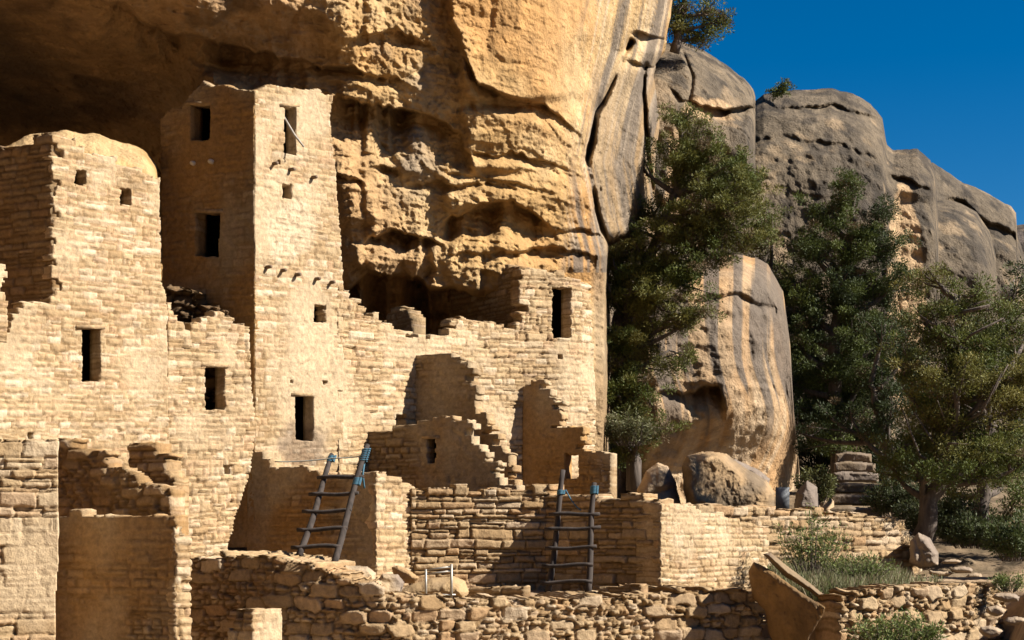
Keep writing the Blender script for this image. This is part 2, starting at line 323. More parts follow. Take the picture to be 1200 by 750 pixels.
def dome(name, label, top, bot_py, D0, bulge, colfn, depthfn=None, ln=1.4, rough=1.0, back=14., rim=.35, mat=None, seed=0, own=True, sides=40, cat=None, kind='structure', tn=3.0, rec=0.):
    """a free-standing rock: skyline given point by point, rounded over its top and sides and closed far behind"""
    top = np.array(top, float); x0, x1 = top[0, 0], top[-1, 0]
    xs = np.arange(x0, x1 + .1, ln)
    bp = bot_py
    ts = np.r_[np.linspace(0, rim, 70)[:-1] ** 1.0, np.linspace(rim, 1, 150)]
    px, T = np.meshgrid(xs, ts)
    yt = np.interp(px, top[:, 0], top[:, 1])
    yt = yt + tn * fbm(np.stack([px * .05, px * 0 + seed, px * 0], -1), 1, 4, seed)
    bpy_ = np.interp(px, [x0, x1], bp if hasattr(bp, '__len__') else [bp, bp])
    py = yt + (bpy_ - yt) * T
    k = np.clip(1 - T / rim, 0, 1); e = bulge * (1 - np.sqrt(1 - np.minimum(k, .999) ** 2))
    s = np.clip(1 - (px - x0) / sides, 0, 1); s2 = np.clip(1 - (x1 - px) / sides, 0, 1)
    e = e + bulge * .8 * (1 - np.sqrt(1 - np.minimum(s, .999) ** 2)) + bulge * .8 * (1 - np.sqrt(1 - np.minimum(s2, .999) ** 2))
    D = D0 + e + (depthfn(px, py) if depthfn else 0) + (rec * (px - x0) if rec else 0)
    W = pts2world(px, py, D); S = W * np.array([1, 1, 1.7])
    D = D - rough * (.9 * fbm(W, .22, 4, seed + 1) + .26 * ridged(S, .55, 6, seed + 2, .6) + .16 * fbm(W, 3.0, 4, seed + 3) + .25 * np.abs(noise(S * [1, 1, 1.5], .35, seed + 9))) * (1 - .6 * k)
    Wd = W + .8 * np.stack([fbm(W, .6, 3, seed + 11), fbm(W, .6, 3, seed + 12), fbm(W, .6, 3, seed + 13)], -1)
    D = D - rough * (1 - .75 * k) * (.8 * np.minimum(np.abs(noise(Wd * [1, 1, 1.6], .33, seed + 14)), .18) + .2 * np.minimum(np.abs(noise(Wd * [1, 1, 2.2], .9, seed + 15)), .18))
    W = pts2world(px, py, D)
    c = colfn(px, py, W)
    # back rows
    V = W.reshape(-1, 3); nj, ni = px.shape
    Wb = W[0].copy(); Wb[:, 1] += back; Wb[:, 2] -= back * .15
    Wc = Wb.copy(); Wc[:, 2] = W[-1][:, 2]
    V = np.concatenate([V, Wb, Wc]); cc = np.concatenate([c.reshape(-1, 3), c[0], c[0]])
    Q = gridmesh(nj, ni); a = np.arange(ni - 1)
    r1 = nj * ni; r2 = r1 + ni
    Q = np.concatenate([Q, np.stack([r1 + a, a, a + 1, r1 + a + 1], -1), np.stack([r2 + a, r1 + a, r1 + a + 1, r2 + a + 1], -1)])
    o = make(name, V, Q, mat or M_FAR, None, np.clip(cc, .01, .9), own=own)
    tag(o, label, cat, None, kind)
    return o

def far_col(seed, tanp=None, base=(.150, .116, .078), dk=.65):
    def f(px, py, W):
        c = np.ones(px.shape + (3,)) * np.array(base)
        c = cmix(c, np.array([.215, .165, .11]), sstep(-.1, .5, fbm(W, .3, 5, seed)))
        c = cmix(c, np.array([.075, .062, .048]), dk * sstep(-.15, .4, fbm(W * [1, 1, .25], .5, 5, seed + 4)))
        c = cmix(c, np.array([.055, .045, .035]), .75 * sstep(.02, .3, fbm(W, 1.7, 5, seed + 6)))
        c = cmix(c, np.array([.38, .27, .16]), .6 * sstep(.25, .45, fbm(W, .8, 5, seed + 7)))
        if tanp is not None:
            for cx, cy, rx, ry in tanp:
                d = ((px - cx) / rx) ** 2 + ((py - cy) / ry) ** 2 + 1.6 * fbm(W, .7, 5, seed + 8)
                c = cmix(c, np.array([.50, .34, .19]), sstep(1.1, .8, d))
        return c
    return f
dome("rock_dome", "dark far rock at the right edge under the skyline", [(1150, 285), (1175, 266), (1200, 262), (1260, 255), (1400, 270)], 700, 78, 7, far_col(70, base=(.15, .12, .10), dk=.7), seed=70, back=20)
dome("rock_dome", "rounded grey rock step low on the skyline", [(1080, 195), (1092, 190), (1110, 202), (1130, 214), (1160, 228), (1185, 242), (1192, 252), (1190, 268), (1210, 330)], 680, 72, 5,
     far_col(60), lambda px, py: ledge(px, py, [(1100, 240, 0), (1130, 236, 1.2), (1160, 262, 1.5), (1192, 275, .6)], 25, 4), seed=60, sides=10, back=16, rec=.014)
dome("rock_dome", "smooth rounded grey rock nose right of the tan column", [(1062, 262), (1072, 238), (1090, 234), (1120, 236), (1145, 248), (1160, 272), (1168, 300), (1168, 340), (1175, 400)], 680, 67, 6,
     far_col(50, dk=.75), seed=50, sides=26, rec=.014, back=12, rim=.2, rough=.7)
dome("rock_dome", "great grey rock dome rising over the trees", [(838, 160), (850, 135), (886, 118), (895, 110), (930, 106), (975, 104), (1000, 109), (1020, 122), (1034, 140), (1039, 170), (1046, 176), (1075, 174), (1090, 186), (1096, 200), (1100, 260), (1105, 420)], 690, 60, 6,
     far_col(40, [(1062, 360, 22, 130)]), lambda px, py: ledge(px, py + 6 * fbm(np.stack([px * .03, py * .03, px * 0], -1), 1, 3, 4), [(840, 130, .3), (900, 118, .5), (960, 122, .6), (1020, 132, .7), (1040, 140, 0)], 16, 3)
     + ledge(px, py, [(1040, 205, 0), (1050, 208, .8), (1085, 216, .8), (1095, 220, 0)], 14, 3) + 1.2 * sstep(1040, 1056, px + 6 * fbm(np.stack([py * .05, px * 0, px * 0], -1), 1, 3, 8)) * sstep(215, 240, py)
     + ledge(px, py, [(850, 165, .2), (920, 158, .5), (990, 168, .4), (1030, 182, .2)], 12, 4), seed=40, back=18, rim=.22, sides=16, rec=.013)
dome("rock_dome", "brown cliff block under the clifftop tree with a tan scar", [(755, 60), (770, 52), (785, 50), (800, 48), (825, 60), (850, 76), (870, 90), (883, 104), (887, 118), (878, 132), (886, 200)], 640, 53, 5,
     far_col(30, [(825, 128, 36, 16), (790, 190, 14, 60)], base=(.21, .16, .105)),
     lambda px, py: ledge(px, py, [(780, 100, 0), (800, 112, .4), (850, 130, 1.8), (872, 128, 2), (890, 120, 1)], 20, 3) + groove(px, py, [(800, 60), (812, 90), (808, 120)], 2, .3)
     + groove(px, py, [(840, 75), (862, 88), (878, 112)], 2, .3), seed=30, sides=12, rec=.012, back=20, rim=.16)

def bulge_col(px, py, W):
    c = np.ones(px.shape + (3,)) * np.array([.50, .34, .19])
    c = cmix(c, ORANGE, .5 * sstep(0, .4, fbm(W, .5, 4, 81)))
    c = cmix(c, np.array([.22, .165, .11]), .4 * sstep(-.15, .2, fbm(W, .45, 4, 82) + .35 - np.abs(py - 420) * .004) * sstep(500, 440, py))
    q = px + 22 * np.sin(py * .022 + .6) * sstep(380, 520, py)
    st = fbm(np.stack([q * .11, py * .004, px * 0], -1), 1, 3, 83)
    c = cmix(c, DARK * 1.2, .85 * sstep(.02, .16, st) * sstep(.9, .5, (py - 330) / 260))
    c = cmix(c, np.array([.62, .48, .32]), .6 * sstep(.05, .3, -st) * sstep(420, 500, py))
    return c
dome("rock_bulge", "tan water-streaked rock bulge behind the juniper", [(730, 350), (770, 320), (820, 305), (865, 298), (900, 308), (918, 340), (926, 400), (930, 470), (938, 560)], 640, 43.8, 5,
     bulge_col, lambda px, py: .022 * (px - 740) + ledge(px, py, [(755, 470, 0), (790, 462, .4), (825, 455, 1.4), (842, 455, .8), (850, 470, 0)], 36, 4) + 2.0 * sstep(470, 560, py) - bump2(px, py, 860, 420, 50, 90, 1.0)
     + ledge(px, py, [(780, 345, 0), (820, 352, .3), (860, 345, .3), (910, 360, .2)], 18, 4), seed=80, rim=.12, sides=45, back=5, mat=M_CLIFF, rough=.7)

# ------------------------------------------------------------------ ground
def ground_z(x, y):
    y0 = y
    xw = [-9, -4.9, -3.4, -2.0, -1.0, .5, 2.1, 4.3, 5.2, 6.1, 7.2, 8.3]; yw = [26.8, 26.4, 25.5, 25.2, 25.5, 26.3, 27.1, 28.0, 27.0, 27.5, 28.3, 29.4]
    y = y - (np.interp(x, xw, yw) + .35 - 25.3) * sstep(20, 25, y) * sstep(40, 30, y)
    z = np.interp(y, [-500, 0, 14, 20, 24.9, 25.6, 33, 40, 48, 55, 80, 700], [-60, -6, -4, -3, -2.3, -.95, -.50, .15, 1.2, 2.2, 5, 5])
    zr = np.interp(y0, [-500, 0, 14, 20, 25, 32, 40, 48, 55, 80, 700], [-60, -5, -2.6, -1.7, -1.25, -.66, .15, 1.2, 2.2, 5, 5])
    t = sstep(7.6, 8.4, x - (y0 - 27.5) * .3)
    return z * (1 - t) + zr * t
def build_ground():
    xs = np.r_[-600, -300, -150, -80, -40, np.arange(-20, 2, .5), np.arange(2, 17, .07), np.arange(17, 40, 1.), 60, 100, 200, 600]
    ys = np.r_[-300, -60, 0, 10, np.arange(14, 24, .5), np.arange(24, 36, .07), np.arange(36, 56, .2), 60, 80, 200, 700]
    x, y = np.meshgrid(xs, ys)
    z = ground_z(x, y)
    W = np.stack([x, y, z * 0], -1)
    near = (np.abs(x - 8) < 14) * (y > 20) * (y < 60)
    z = z + near * (.12 * fbm(W, .7, 4, 90) + .05 * ridged(W, 2.5, 4, 91) + .025 * fbm(W, 9, 3, 92))
    W[..., 2] = z
    c = np.ones(x.shape + (3,)) * np.array([.36, .25, .15])
    c = cmix(c, np.array([.46, .34, .22]), sstep(-.2, .4, fbm(W, .8, 4, 93)))
    c = cmix(c, np.array([.13, .095, .055]), (.6 + .4 * sstep(-.2, .3, fbm(W, 1.6, 5, 94))) * sstep(33.2, 35.5, y + .8 * fbm(W, .6, 3, 95)))  # darker earth towards the back carries the tree shade in its colour
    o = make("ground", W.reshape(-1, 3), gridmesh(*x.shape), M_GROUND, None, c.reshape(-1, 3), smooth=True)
    o.data.flip_normals() if hasattr(o.data, 'flip_normals') else None
    tag(o, "dry earth ground and terrace around the ruins", None, None, 'structure')
build_ground()

# ------------------------------------------------------------------ masonry walls
_ws = [0]
WARM = dict(base=(.50, .360, .20), lite=(.66, .52, .345), dark=(.33, .21, .10), red=(.48, .29, .16), mortar=(.25, .15, .065))
RUB = dict(base=(.46, .325, .18), lite=(.62, .48, .32), dark=(.29, .175, .075), red=(.43, .24, .11), mortar=(.20, .12, .05))
def plan_curve(nodes, smooth=False):
    P = np.array([WP(a, 0, b)[:2] for a, b in nodes])
    if smooth and len(P) > 2:
        # Catmull-Rom
        Q = np.vstack([2 * P[0] - P[1], P, 2 * P[-1] - P[-2]]); out = []
        for i in range(1, len(Q) - 2):
            t = np.linspace(0, 1, 24, endpoint=False)[:, None]
            out.append(.5 * (2 * Q[i] + (Q[i + 1] - Q[i - 1]) * t + (2 * Q[i - 1] - 5 * Q[i] + 4 * Q[i + 1] - Q[i + 2]) * t ** 2 + (-Q[i - 1] + 3 * Q[i] - 3 * Q[i + 1] + Q[i + 2]) * t ** 3))
        P = np.vstack(out + [P[-1:]])
    return P
def ray_end(px0, y0, ang, px1):
    """walk from pixel px0 at distance y0 in plan direction ang (degrees, + recedes) until pixel column px1; returns distance"""
    x0 = (px0 - HX) / F * y0; k = (px1 - HX) / F; ca, sa = math.cos(math.radians(ang)), math.sin(math.radians(ang))
    s = (k * y0 - x0) / (ca - k * sa); return y0 + s * sa
def wall(name, nodes, top, bot, parent=None, th=.4, du=.025, pal=WARM, ch=(.09, .16), sl=(.18, .42), jw=.016, jd=.022, amp=.018,
         plaster=.0, shear=0., holes=(), left=None, right=None, rag=True, smooth=False, seed=None, big=0., warp=.02, tone=1.0, bumpy=.02, label=None, shade_tint=.0, ragpx=0., patches=(), vor=0., tilt=.07):
    _ws[0] += 1
    seed = _ws[0] if seed is None else seed
    rs = np.random.RandomState(seed * 13 + 5)
    P = plan_curve(nodes, smooth)
    seg = np.r_[0, np.cumsum(np.hypot(*np.diff(P, axis=0).T))]
    U = np.arange(0, seg[-1] + du * .5, du); nu = len(U) - 1
    X = np.interp(U, seg, P[:, 0]); Yv = np.interp(U, seg, P[:, 1])
    T = np.stack([np.gradient(X), np.gradient(Yv)], -1); T /= np.linalg.norm(T, axis=1)[:, None]
    PXu = HX + F * X / Yv
    top = np.array(top, float); bot = np.array(bot, float) if hasattr(bot, '__len__') else np.array([(PXu[0], bot), (PXu[-1], bot)])
    ztop = (HY - np.interp(PXu, top[:, 0], top[:, 1])) / F * Yv
    zbot = (HY - np.interp(PXu, bot[:, 0], bot[:, 1])) / F * Yv
    z0, z1 = zbot.min() - .02, ztop.max() + .15
    Z = np.arange(z0, z1, du)
    u, z = np.meshgrid(U, Z)
    yv = np.broadcast_to(Yv, u.shape); pxg = np.broadcast_to(PXu, u.shape); pyg = HY - z * F / yv
    p3 = np.stack([u, z, np.full(u.shape, seed * 3.7)], -1)
    wu = u + warp * 1.2 * fbm(p3, 2.6, 3, seed) + .016 * noise(p3, 15, seed + 2); wz = z - shear * u + warp * .9 * fbm(p3, 1.3, 3, seed + 9) + .010 * noise(p3, 12, seed + 4)
    # stone pattern: irregular cells for rubble, courses with odd split stones for dressed work
    if vor > 0:
        def cells(slm, chm, seed):
            su, sz = wu / slm, wz / chm; r0 = np.floor(sz).astype(np.int64)
            F1 = np.full(u.shape, 9.); F2 = np.full(u.shape, 9.); sid = np.zeros(u.shape, np.int64); cu = np.zeros(u.shape); cz = np.zeros(u.shape)
            for dr in (-1, 0, 1):
                r = r0 + dr; sh = .5 * (r & 1) + .3 * _val[_perm[(r * 5 + seed) & 4095]]; i0 = np.floor(su + sh).astype(np.int64)
                for di in (-1, 0, 1):
                    i = i0 + di; k = _perm[(_perm[(i + 31 * seed) & 4095] + r * 3) & 4095]
                    sx = i + .5 - sh + _val[k] * .38 * vor; szz = r + .5 + _val[_perm[k]] * .30 * vor
                    dd = (np.abs(su - sx) ** 7 + np.abs((sz - szz) * 1.05) ** 7) ** (1 / 7) - .12 * vor * _val[_perm[(k + 77) & 4095]]
                    nw = dd < F1
                    F2 = np.where(nw, F1, np.minimum(F2, dd)); F1 = np.where(nw, dd, F1)
                    sid = np.where(nw, k + 1, sid); cu = np.where(nw, sx, cu); cz = np.where(nw, szz, cz)
            return (F2 - F1) * .5 * chm * 1.2, sid, cu * slm, cz * chm
        slm, chm = (sl[0] + sl[1]) / 2, (ch[0] + ch[1]) / 2
        d, sid, uc, zc0 = cells(slm * 1.35, chm * 1.25, seed)
        d2, sid2, uc2, zc2 = cells(slm * .62, chm * .55, seed + 7)
        sm_ = _val[_perm[(sid * 3 + 9) & 4095]] < .05
        d = np.where(sm_, np.minimum(d, d2), d); sid = np.where(sm_, sid2 + 5000, sid); uc = np.where(sm_, uc2, uc); zc0 = np.where(sm_, zc2, zc0)
        ou, oz = wu - uc, wz - zc0; zc = zc0 + shear * uc
    else:
        h = rs.uniform(ch[0], ch[1], 400); thin = rs.rand(400) < .18; h[thin] *= .5
        ce = np.r_[0, np.cumsum(h)] + wz.min() - .3
        ci = np.clip(np.searchsorted(ce, wz) - 1, 0, 398)
        lo, hi = ce[ci], ce[ci + 1]
        sid = np.zeros(u.shape, np.int64); dlo = np.zeros(u.shape); dhi = np.zeros(u.shape); uc = np.zeros(u.shape)
        for c in np.unique(ci):
            m = ci == c
            n = int((U[-1] + 4) / sl[0]) + 4
            w = rs.uniform(sl[0], sl[1], n) * (1 + .6 * (rs.rand(n) < .15)) * (.55 if rs.rand() < .15 else 1)
            w = np.where(rs.rand(n) < .14, w * .35, w)
            e = np.r_[0, np.cumsum(w)] - 1.5 - rs.rand() * .5
            q = wu[m]; i = np.clip(np.searchsorted(e, q) - 1, 0, n - 1)
            sid[m] = c * 997 + i; dlo[m] = q - e[i]; dhi[m] = e[i + 1] - q; uc[m] = (e[i] + e[i + 1]) / 2
        sp = _val[_perm[(sid * 13 + 3) & 4095]]; spl = (sp > .35) & (hi - lo > .1)
        mid = lo + (hi - lo) * np.where(sp > .68, .62, .4)
        up_ = wz > mid; lo = np.where(spl & up_, mid, lo); hi = np.where(spl & ~up_, mid, hi); sid = sid + (spl & up_) * 401
        d = np.minimum(np.minimum(dlo, dhi), np.minimum(wz - lo, hi - wz))
        zc0 = (lo + hi) / 2; zc = zc0 + shear * uc; ou, oz = wu - uc, wz - zc0
    hsh = _val[_perm[sid & 4095]]; hsh2 = _val[_perm[(sid * 7 + 11) & 4095]]; hsh3 = _val[_perm[(sid * 31 + 5) & 4095]]
    prof = sstep(0, jw * 2.0, d)                                   # 0 in the joint, 1 on the stone
    round_ = np.clip(d / .022, 0, 1) ** .7
    pl = np.clip(sstep(.25, -.15, fbm(p3, .7, 4, seed + 21) + (1 - 2 * plaster) * .45), 0, 1) if plaster > 0 else np.zeros(u.shape)
    hh = (-jd * (1 - prof) + amp * hsh * 1.0 + bumpy * round_ + tilt * (hsh2 * ou * .7 + hsh3 * oz)) * (1 - pl * .85) + .012 * fbm(p3, 9, 3, seed + 5) + .010 * ridged(p3 * [1, 2.5, 1], 3.5, 3, seed + 8) * (1 - pl) + .030 * fbm(p3, .8, 3, seed + 6) + .01 * fbm(p3, 4, 2, seed + 7) + pl * .012
    # plaster cracks
    if plaster > 0:
        q3 = p3 + .3 * np.stack([fbm(p3, 2.5, 3, 3), fbm(p3, 2.5, 3, 5), u * 0], -1); cr = np.minimum(np.abs(noise(q3, 2.2, seed + 40)), np.abs(noise(q3, 3.4, seed + 43)) * 1.3); hh = hh - .022 * sstep(.05, .0, cr) * pl * sstep(-.25, .15, noise(p3, .8, seed + 44))
    # colours
    pk = {k: np.array(v) for k, v in pal.items()}
    col = np.ones(u.shape + (1,)) * pk['base']
    col = cmix(col, pk['lite'], np.clip(hsh2 * 1.2, 0, 1)); col = cmix(col, pk['dark'], np.clip(-hsh3 - .2, 0, 1) * .9); col = cmix(col, pk['red'], np.clip(hsh3 - .35, 0, 1) * .9)
    col = cmix(col, pk['mortar'], (1 - prof) * .85 * (1 - .5 * np.clip(noise(p3, 1.7, seed + 12) + .3, 0, 1)))
    plc = pk['base'] * .5 + pk['lite'] * .5
    col = cmix(col, plc, pl * .85)
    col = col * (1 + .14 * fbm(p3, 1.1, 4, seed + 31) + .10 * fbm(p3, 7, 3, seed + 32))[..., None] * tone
    if shade_tint > 0:
        col = cmix(col, np.array([.37, .205, .07]), shade_tint * sstep(-.25, .4, fbm(p3 * [1, .7, 1], .9, 4, seed + 33)))  # shade colour mixed, with a low tone, into walls turned from the sun
    for (cx, cy, rx, ry, pc, k) in patches:
        dd = ((pxg - cx) / rx) ** 2 + ((pyg - cy) / ry) ** 2 + .5 * fbm(p3, 3, 3, seed + 51)
        col = cmix(col, np.array(pc), k * sstep(1.2, .5, dd))
    # cells kept
    cc = lambda g: g[:-1, :-1]
    if rag:
        un = np.clip(uc, 0, U[-1]); keep = zc < np.interp(un, U, ztop)
    else:
        keep = z < np.interp(u, U, ztop) + .02 * fbm(p3, 5, 3, seed)
    keep &= (z >= np.interp(u, U, zbot) - du)
    jit = 1.3 * fbm(p3, 5, 2, seed + 61)
    if left is not None:
        l = np.array(left, float); l = l[np.argsort(l[:, 1])]; keep &= pxg + jit >= np.interp(pyg, l[:, 1], l[:, 0])
    if right is not None:
        l = np.array(right, float); l = l[np.argsort(l[:, 1])]; keep &= pxg + jit <= np.interp(pyg, l[:, 1], l[:, 0])
    for hq in holes:
        x0, y0, x1, y1 = hq[:4]
        keep &= ~((pxg + jit * .5 > x0) & (pxg + jit * .5 < x1) & (pyg + jit * .5 > y0 + (pxg - x0) * (hq[5] if len(hq) > 5 else 0)) & (pyg + jit * .5 < y1 + (pxg - x0) * (hq[5] if len(hq) > 5 else 0)))
    keep = cc(keep)
    # mesh
    Nrm = np.stack([T[:, 1], -T[:, 0]], -1)
    Fx = X + 0 * z + hh * Nrm[:, 0]; Fy = Yv + 0 * z + hh * Nrm[:, 1]
    front = np.stack([Fx, Fy, z + .004 * noise(p3, 20, 3)], -1).reshape(-1, 3)
    Bx = X - th * Nrm[:, 0] + 0 * z; By = Yv - th * Nrm[:, 1] + 0 * z
    bj = .012 * noise(p3, 6, seed + 71)
    NL = max(3, int(th / .10)); layers = [front]
    for k in range(1, NL):
        f_ = k / NL; pk3 = np.stack([u, z, np.full(u.shape, f_ * th + seed)], -1)
        b1 = .030 * noise(pk3, 5, seed + 71) + .012 * noise(pk3, 13, seed + 72); b2 = .030 * noise(pk3, 5, seed + 75)
        layers.append(np.stack([X - th * f_ * Nrm[:, 0] + b2 * T[:, 0], Yv - th * f_ * Nrm[:, 1] + b2 * T[:, 1], z + b1], -1).reshape(-1, 3))
    back = np.stack([Bx, By, z], -1).reshape(-1, 3)
    layers.append(back)
    N_ = front.shape[0]; V = np.concatenate(layers)
    idx = np.arange(N_).reshape(u.shape)
    A, B, Cc, Dd = idx[:-1, :-1][keep], idx[:-1, 1:][keep], idx[1:, 1:][keep], idx[1:, :-1][keep]
    Q = [np.stack([A, B, Cc, Dd], -1), np.stack([Dd, Cc, B, A], -1) + NL * N_]
    kp = np.pad(keep, 1)
    def sides(a, b, m):
        a, b = a[m], b[m]
        for k in range(NL): Q.append(np.stack([b + k * N_, a + k * N_, a + (k + 1) * N_, b + (k + 1) * N_], -1))
    sides(idx[:-1, :-1], idx[:-1, 1:], keep & ~kp[:-2, 1:-1])
    sides(idx[1:, 1:], idx[1:, :-1], keep & ~kp[2:, 1:-1])
    sides(idx[1:, :-1], idx[:-1, :-1], keep & ~kp[1:-1, :-2])
    sides(idx[:-1, 1:], idx[1:, 1:], keep & ~kp[1:-1, 2:])
    Q = np.concatenate(Q)
    used = np.unique(Q); rm = np.zeros((NL + 1) * N_, np.int64); rm[used] = np.arange(len(used))
    colf = np.tile(np.clip(col, .02, .9).reshape(-1, 3), (NL + 1, 1)); lay = np.repeat(np.arange(NL + 1), N_); colf = (colf * (1 + .18 * _val[(lay // 2 * 37 + 5) & 4095])[:, None])[used]
    own = parent is None
    o = make(name, V[used], rm[Q], M_MAS, parent, colf, own=own)
    if label: o['label'] = label
    # openings: dark room box behind each hole
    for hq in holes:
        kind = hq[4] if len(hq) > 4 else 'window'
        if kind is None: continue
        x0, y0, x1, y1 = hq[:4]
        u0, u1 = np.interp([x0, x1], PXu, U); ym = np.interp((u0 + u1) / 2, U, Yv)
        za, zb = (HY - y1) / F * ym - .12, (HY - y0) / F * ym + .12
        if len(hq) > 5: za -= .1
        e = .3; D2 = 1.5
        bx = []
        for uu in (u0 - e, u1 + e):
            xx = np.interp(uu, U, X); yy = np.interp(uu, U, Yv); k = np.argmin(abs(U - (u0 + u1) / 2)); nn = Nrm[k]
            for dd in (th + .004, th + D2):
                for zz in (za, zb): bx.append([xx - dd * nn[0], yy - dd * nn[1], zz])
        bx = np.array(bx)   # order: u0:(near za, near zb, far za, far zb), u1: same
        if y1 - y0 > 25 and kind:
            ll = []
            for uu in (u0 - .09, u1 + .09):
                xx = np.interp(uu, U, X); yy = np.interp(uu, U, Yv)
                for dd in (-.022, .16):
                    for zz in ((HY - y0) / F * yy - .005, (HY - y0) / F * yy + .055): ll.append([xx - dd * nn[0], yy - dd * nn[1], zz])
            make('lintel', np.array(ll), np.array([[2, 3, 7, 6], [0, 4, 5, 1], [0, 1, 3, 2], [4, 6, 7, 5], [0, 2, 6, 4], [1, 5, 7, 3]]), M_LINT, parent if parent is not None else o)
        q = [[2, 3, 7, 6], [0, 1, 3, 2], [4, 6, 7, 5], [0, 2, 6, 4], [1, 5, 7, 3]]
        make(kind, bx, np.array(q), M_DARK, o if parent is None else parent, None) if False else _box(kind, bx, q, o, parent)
    return o
M_DARK = mat_stone("room_shade", bump=.3, scale=8, var=.2, attr=False, color=(.02, .013, .008))  # near-black colour stands in for the unlit room behind each opening
def _box(kind, bx, q, wallobj, parent):
    host = parent if parent is not None else wallobj
    base = np.array(host.location)
    return make(kind, bx, np.array(q), M_DARK, host, None) if parent is not None else _child(kind, bx, q, host)
def _child(kind, V, q, host, mat=None, col=None):
    return make(kind, V, np.array(q), mat or M_DARK, host, col)

def tube(pts, rads, n=8, cap=True, jit=0., seed=0):
    """tapered bent tube -> V, Q(quads)"""
    pts = np.array(pts, float); rads = np.broadcast_to(np.array(rads, float), (len(pts),))
    V = []; t = np.gradient(pts, axis=0); rs = np.random.RandomState(seed)
    for i, p in enumerate(pts):
        d = t[i] / (np.linalg.norm(t[i]) + 1e-9); ref = np.array([0, 1, 0]) if abs(d[1]) < .8 else np.array([1, 0, 0])
        a = np.cross(d, ref); a /= np.linalg.norm(a); b = np.cross(d, a)
        for k in range(n):
            an = 2 * math.pi * k / n; r = rads[i] * (1 + jit * rs.uniform(-1, 1)); V.append(p + r * (math.cos(an) * a + math.sin(an) * b))
    Q = []
    for i in range(len(pts) - 1):
        for k in range(n): Q.append([i * n + k, i * n + (k + 1) % n, (i + 1) * n + (k + 1) % n, (i + 1) * n + k])
    if cap:
        for i, s in ((0, 1), (len(pts) - 1, -1)):
            c = len(V); V.append(pts[i])
            for k in range(0, n, 2):
                q = [c, i * n + (k + 2) % n, i * n + (k + 1) % n, i * n + k]; Q.append(q if s == 1 else q[::-1])
    return np.array(V), np.array(Q)
def merge(parts):
    V = []; Q = []; n = 0
    for v, q in parts: V.append(v); Q.append(q + n); n += len(v)
    return np.concatenate(V), np.concatenate(Q)
def ynode(start, segs):
    """plan nodes from a starting (px, y) and list of (angle, px_end)"""
    out = [start]
    for ang, pe in segs: out.append((pe, ray_end(out[-1][0], out[-1][1], ang, pe)))
    return out

A2, B1 = 50., -25.          # lit faces recede to the right, shaded faces come forward to the right
yT = 30.0                    # distance of the square tower's near corner
# --- left house: one long lit face from the frame edge to the tower, shaded left face above
hl = ynode((300, 29.75), [(A2, -30)])[::-1]
hb = [(196, ray_end(300, 29.75, A2, 196) + .16), (300, 29.80)]; hl[-1] = (201, ray_end(300, 29.75, A2, 201))
yH = ray_end(300, 29.75, A2, 62)
house = thing("stone_house", "tall stone house at far left with two small square holes near its top", "house", tuple(WP(120, 640, 27.5)))
wall("front_wall", hl, [(-30, 395), (0, 395), (5, 392), (8, 372), (20, 376), (34, 356), (60, 350), (61.9, 350), (62, 161), (64, 161), (187, 211), (201, 215)],
     [(-30, 720), (202, 720)], house, th=.28, shear=.06, holes=[(87, 200, 100, 218), (140, 222, 153, 241), (95, 385, 117, 448, 'doorway'), (32, 508, 38, 516, None), (-40, 140, 59.6, 349, None)],
     right=[(180, 200), (186, 206), (188, 330), (193, 345), (197, 500), (199, 720)], ch=(.075, .125), sl=(.16, .36), jw=.008, jd=.020, amp=.008, bumpy=.010, plaster=.22)
wall("lower_front_wall", hb, [(190, 340), (194, 342), (198, 362), (205, 374), (214, 384), (226, 386), (236, 376), (248, 366), (262, 368), (280, 380), (292, 386), (302, 392)], [(190, 720), (302, 720)], house, th=.28, shear=.06,
     holes=[(240, 430, 263, 481), (262, 546, 270, 556, None)], right=[(291, 380), (292, 440), (300, 500), (290, 560), (266, 640), (262, 720)], ch=(.09, .15), sl=(.15, .34), jw=.010, jd=.024, amp=.014, plaster=.15, seed=251)
hn = ynode((62, yH + .02), [(B1, -30)])[::-1]
wall("side_wall", hn, [(-30, 176), (0, 172), (30, 168), (36, 162), (64, 160)], [(-30, 430), (70, 430)], house, th=.35, ch=(.09, .15), sl=(.2, .45), jw=.013, jd=.03, amp=.012, bumpy=.012, tilt=.04, tone=.6, shade_tint=.4)
# broken edge block left of the side wall
wall("wall_stub", ynode((-30, 25.3), [(A2, 8)]), [(-30, 310), (4, 312), (7, 345), (9, 365)], [(-30, 400), (9, 400)], house, th=.4, ch=(.08, .12), plaster=.3, jd=.012)
# rock crest on top of the house
def house_rock(px, py, W):
    return cmix(np.ones(px.shape + (3,)) * TAN, TANL, sstep(-.2, .4, fbm(W, 1.2, 4, 5)))
dome("rock_crest", "lumpy tan rock crest resting behind the top of the left house", [(-60, 172), (0, 172), (40, 158), (90, 152), (120, 160), (150, 168), (172, 176), (184, 192), (186, 206)], 300, 27.9, 1.0, house_rock,
     None, seed=101, rim=.3, sides=6, rec=.0085, back=1.6, mat=M_CLIFF, rough=.8, own=True, tn=6)

wRb = wall("rubble_heap", [(184, 29.9), (225, 29.7), (268, 30.0)], [(184, 342), (192, 336), (205, 340), (222, 338), (240, 346), (256, 352), (264, 366), (268, 372)], [(184, 470), (268, 470)], None, th=.6, pal=dict(base=(.20, .125, .06), lite=(.32, .21, .11), dark=(.10, .065, .035), red=(.2, .11, .05), mortar=(.05, .03, .015)),
     vor=1., tilt=.9, ch=(.12, .2), sl=(.2, .4), amp=.12, jd=.1, warp=.1, seed=252)
tag(wRb, "dark heap of fallen stones behind the broken top of the lower left house wall", "rubble")

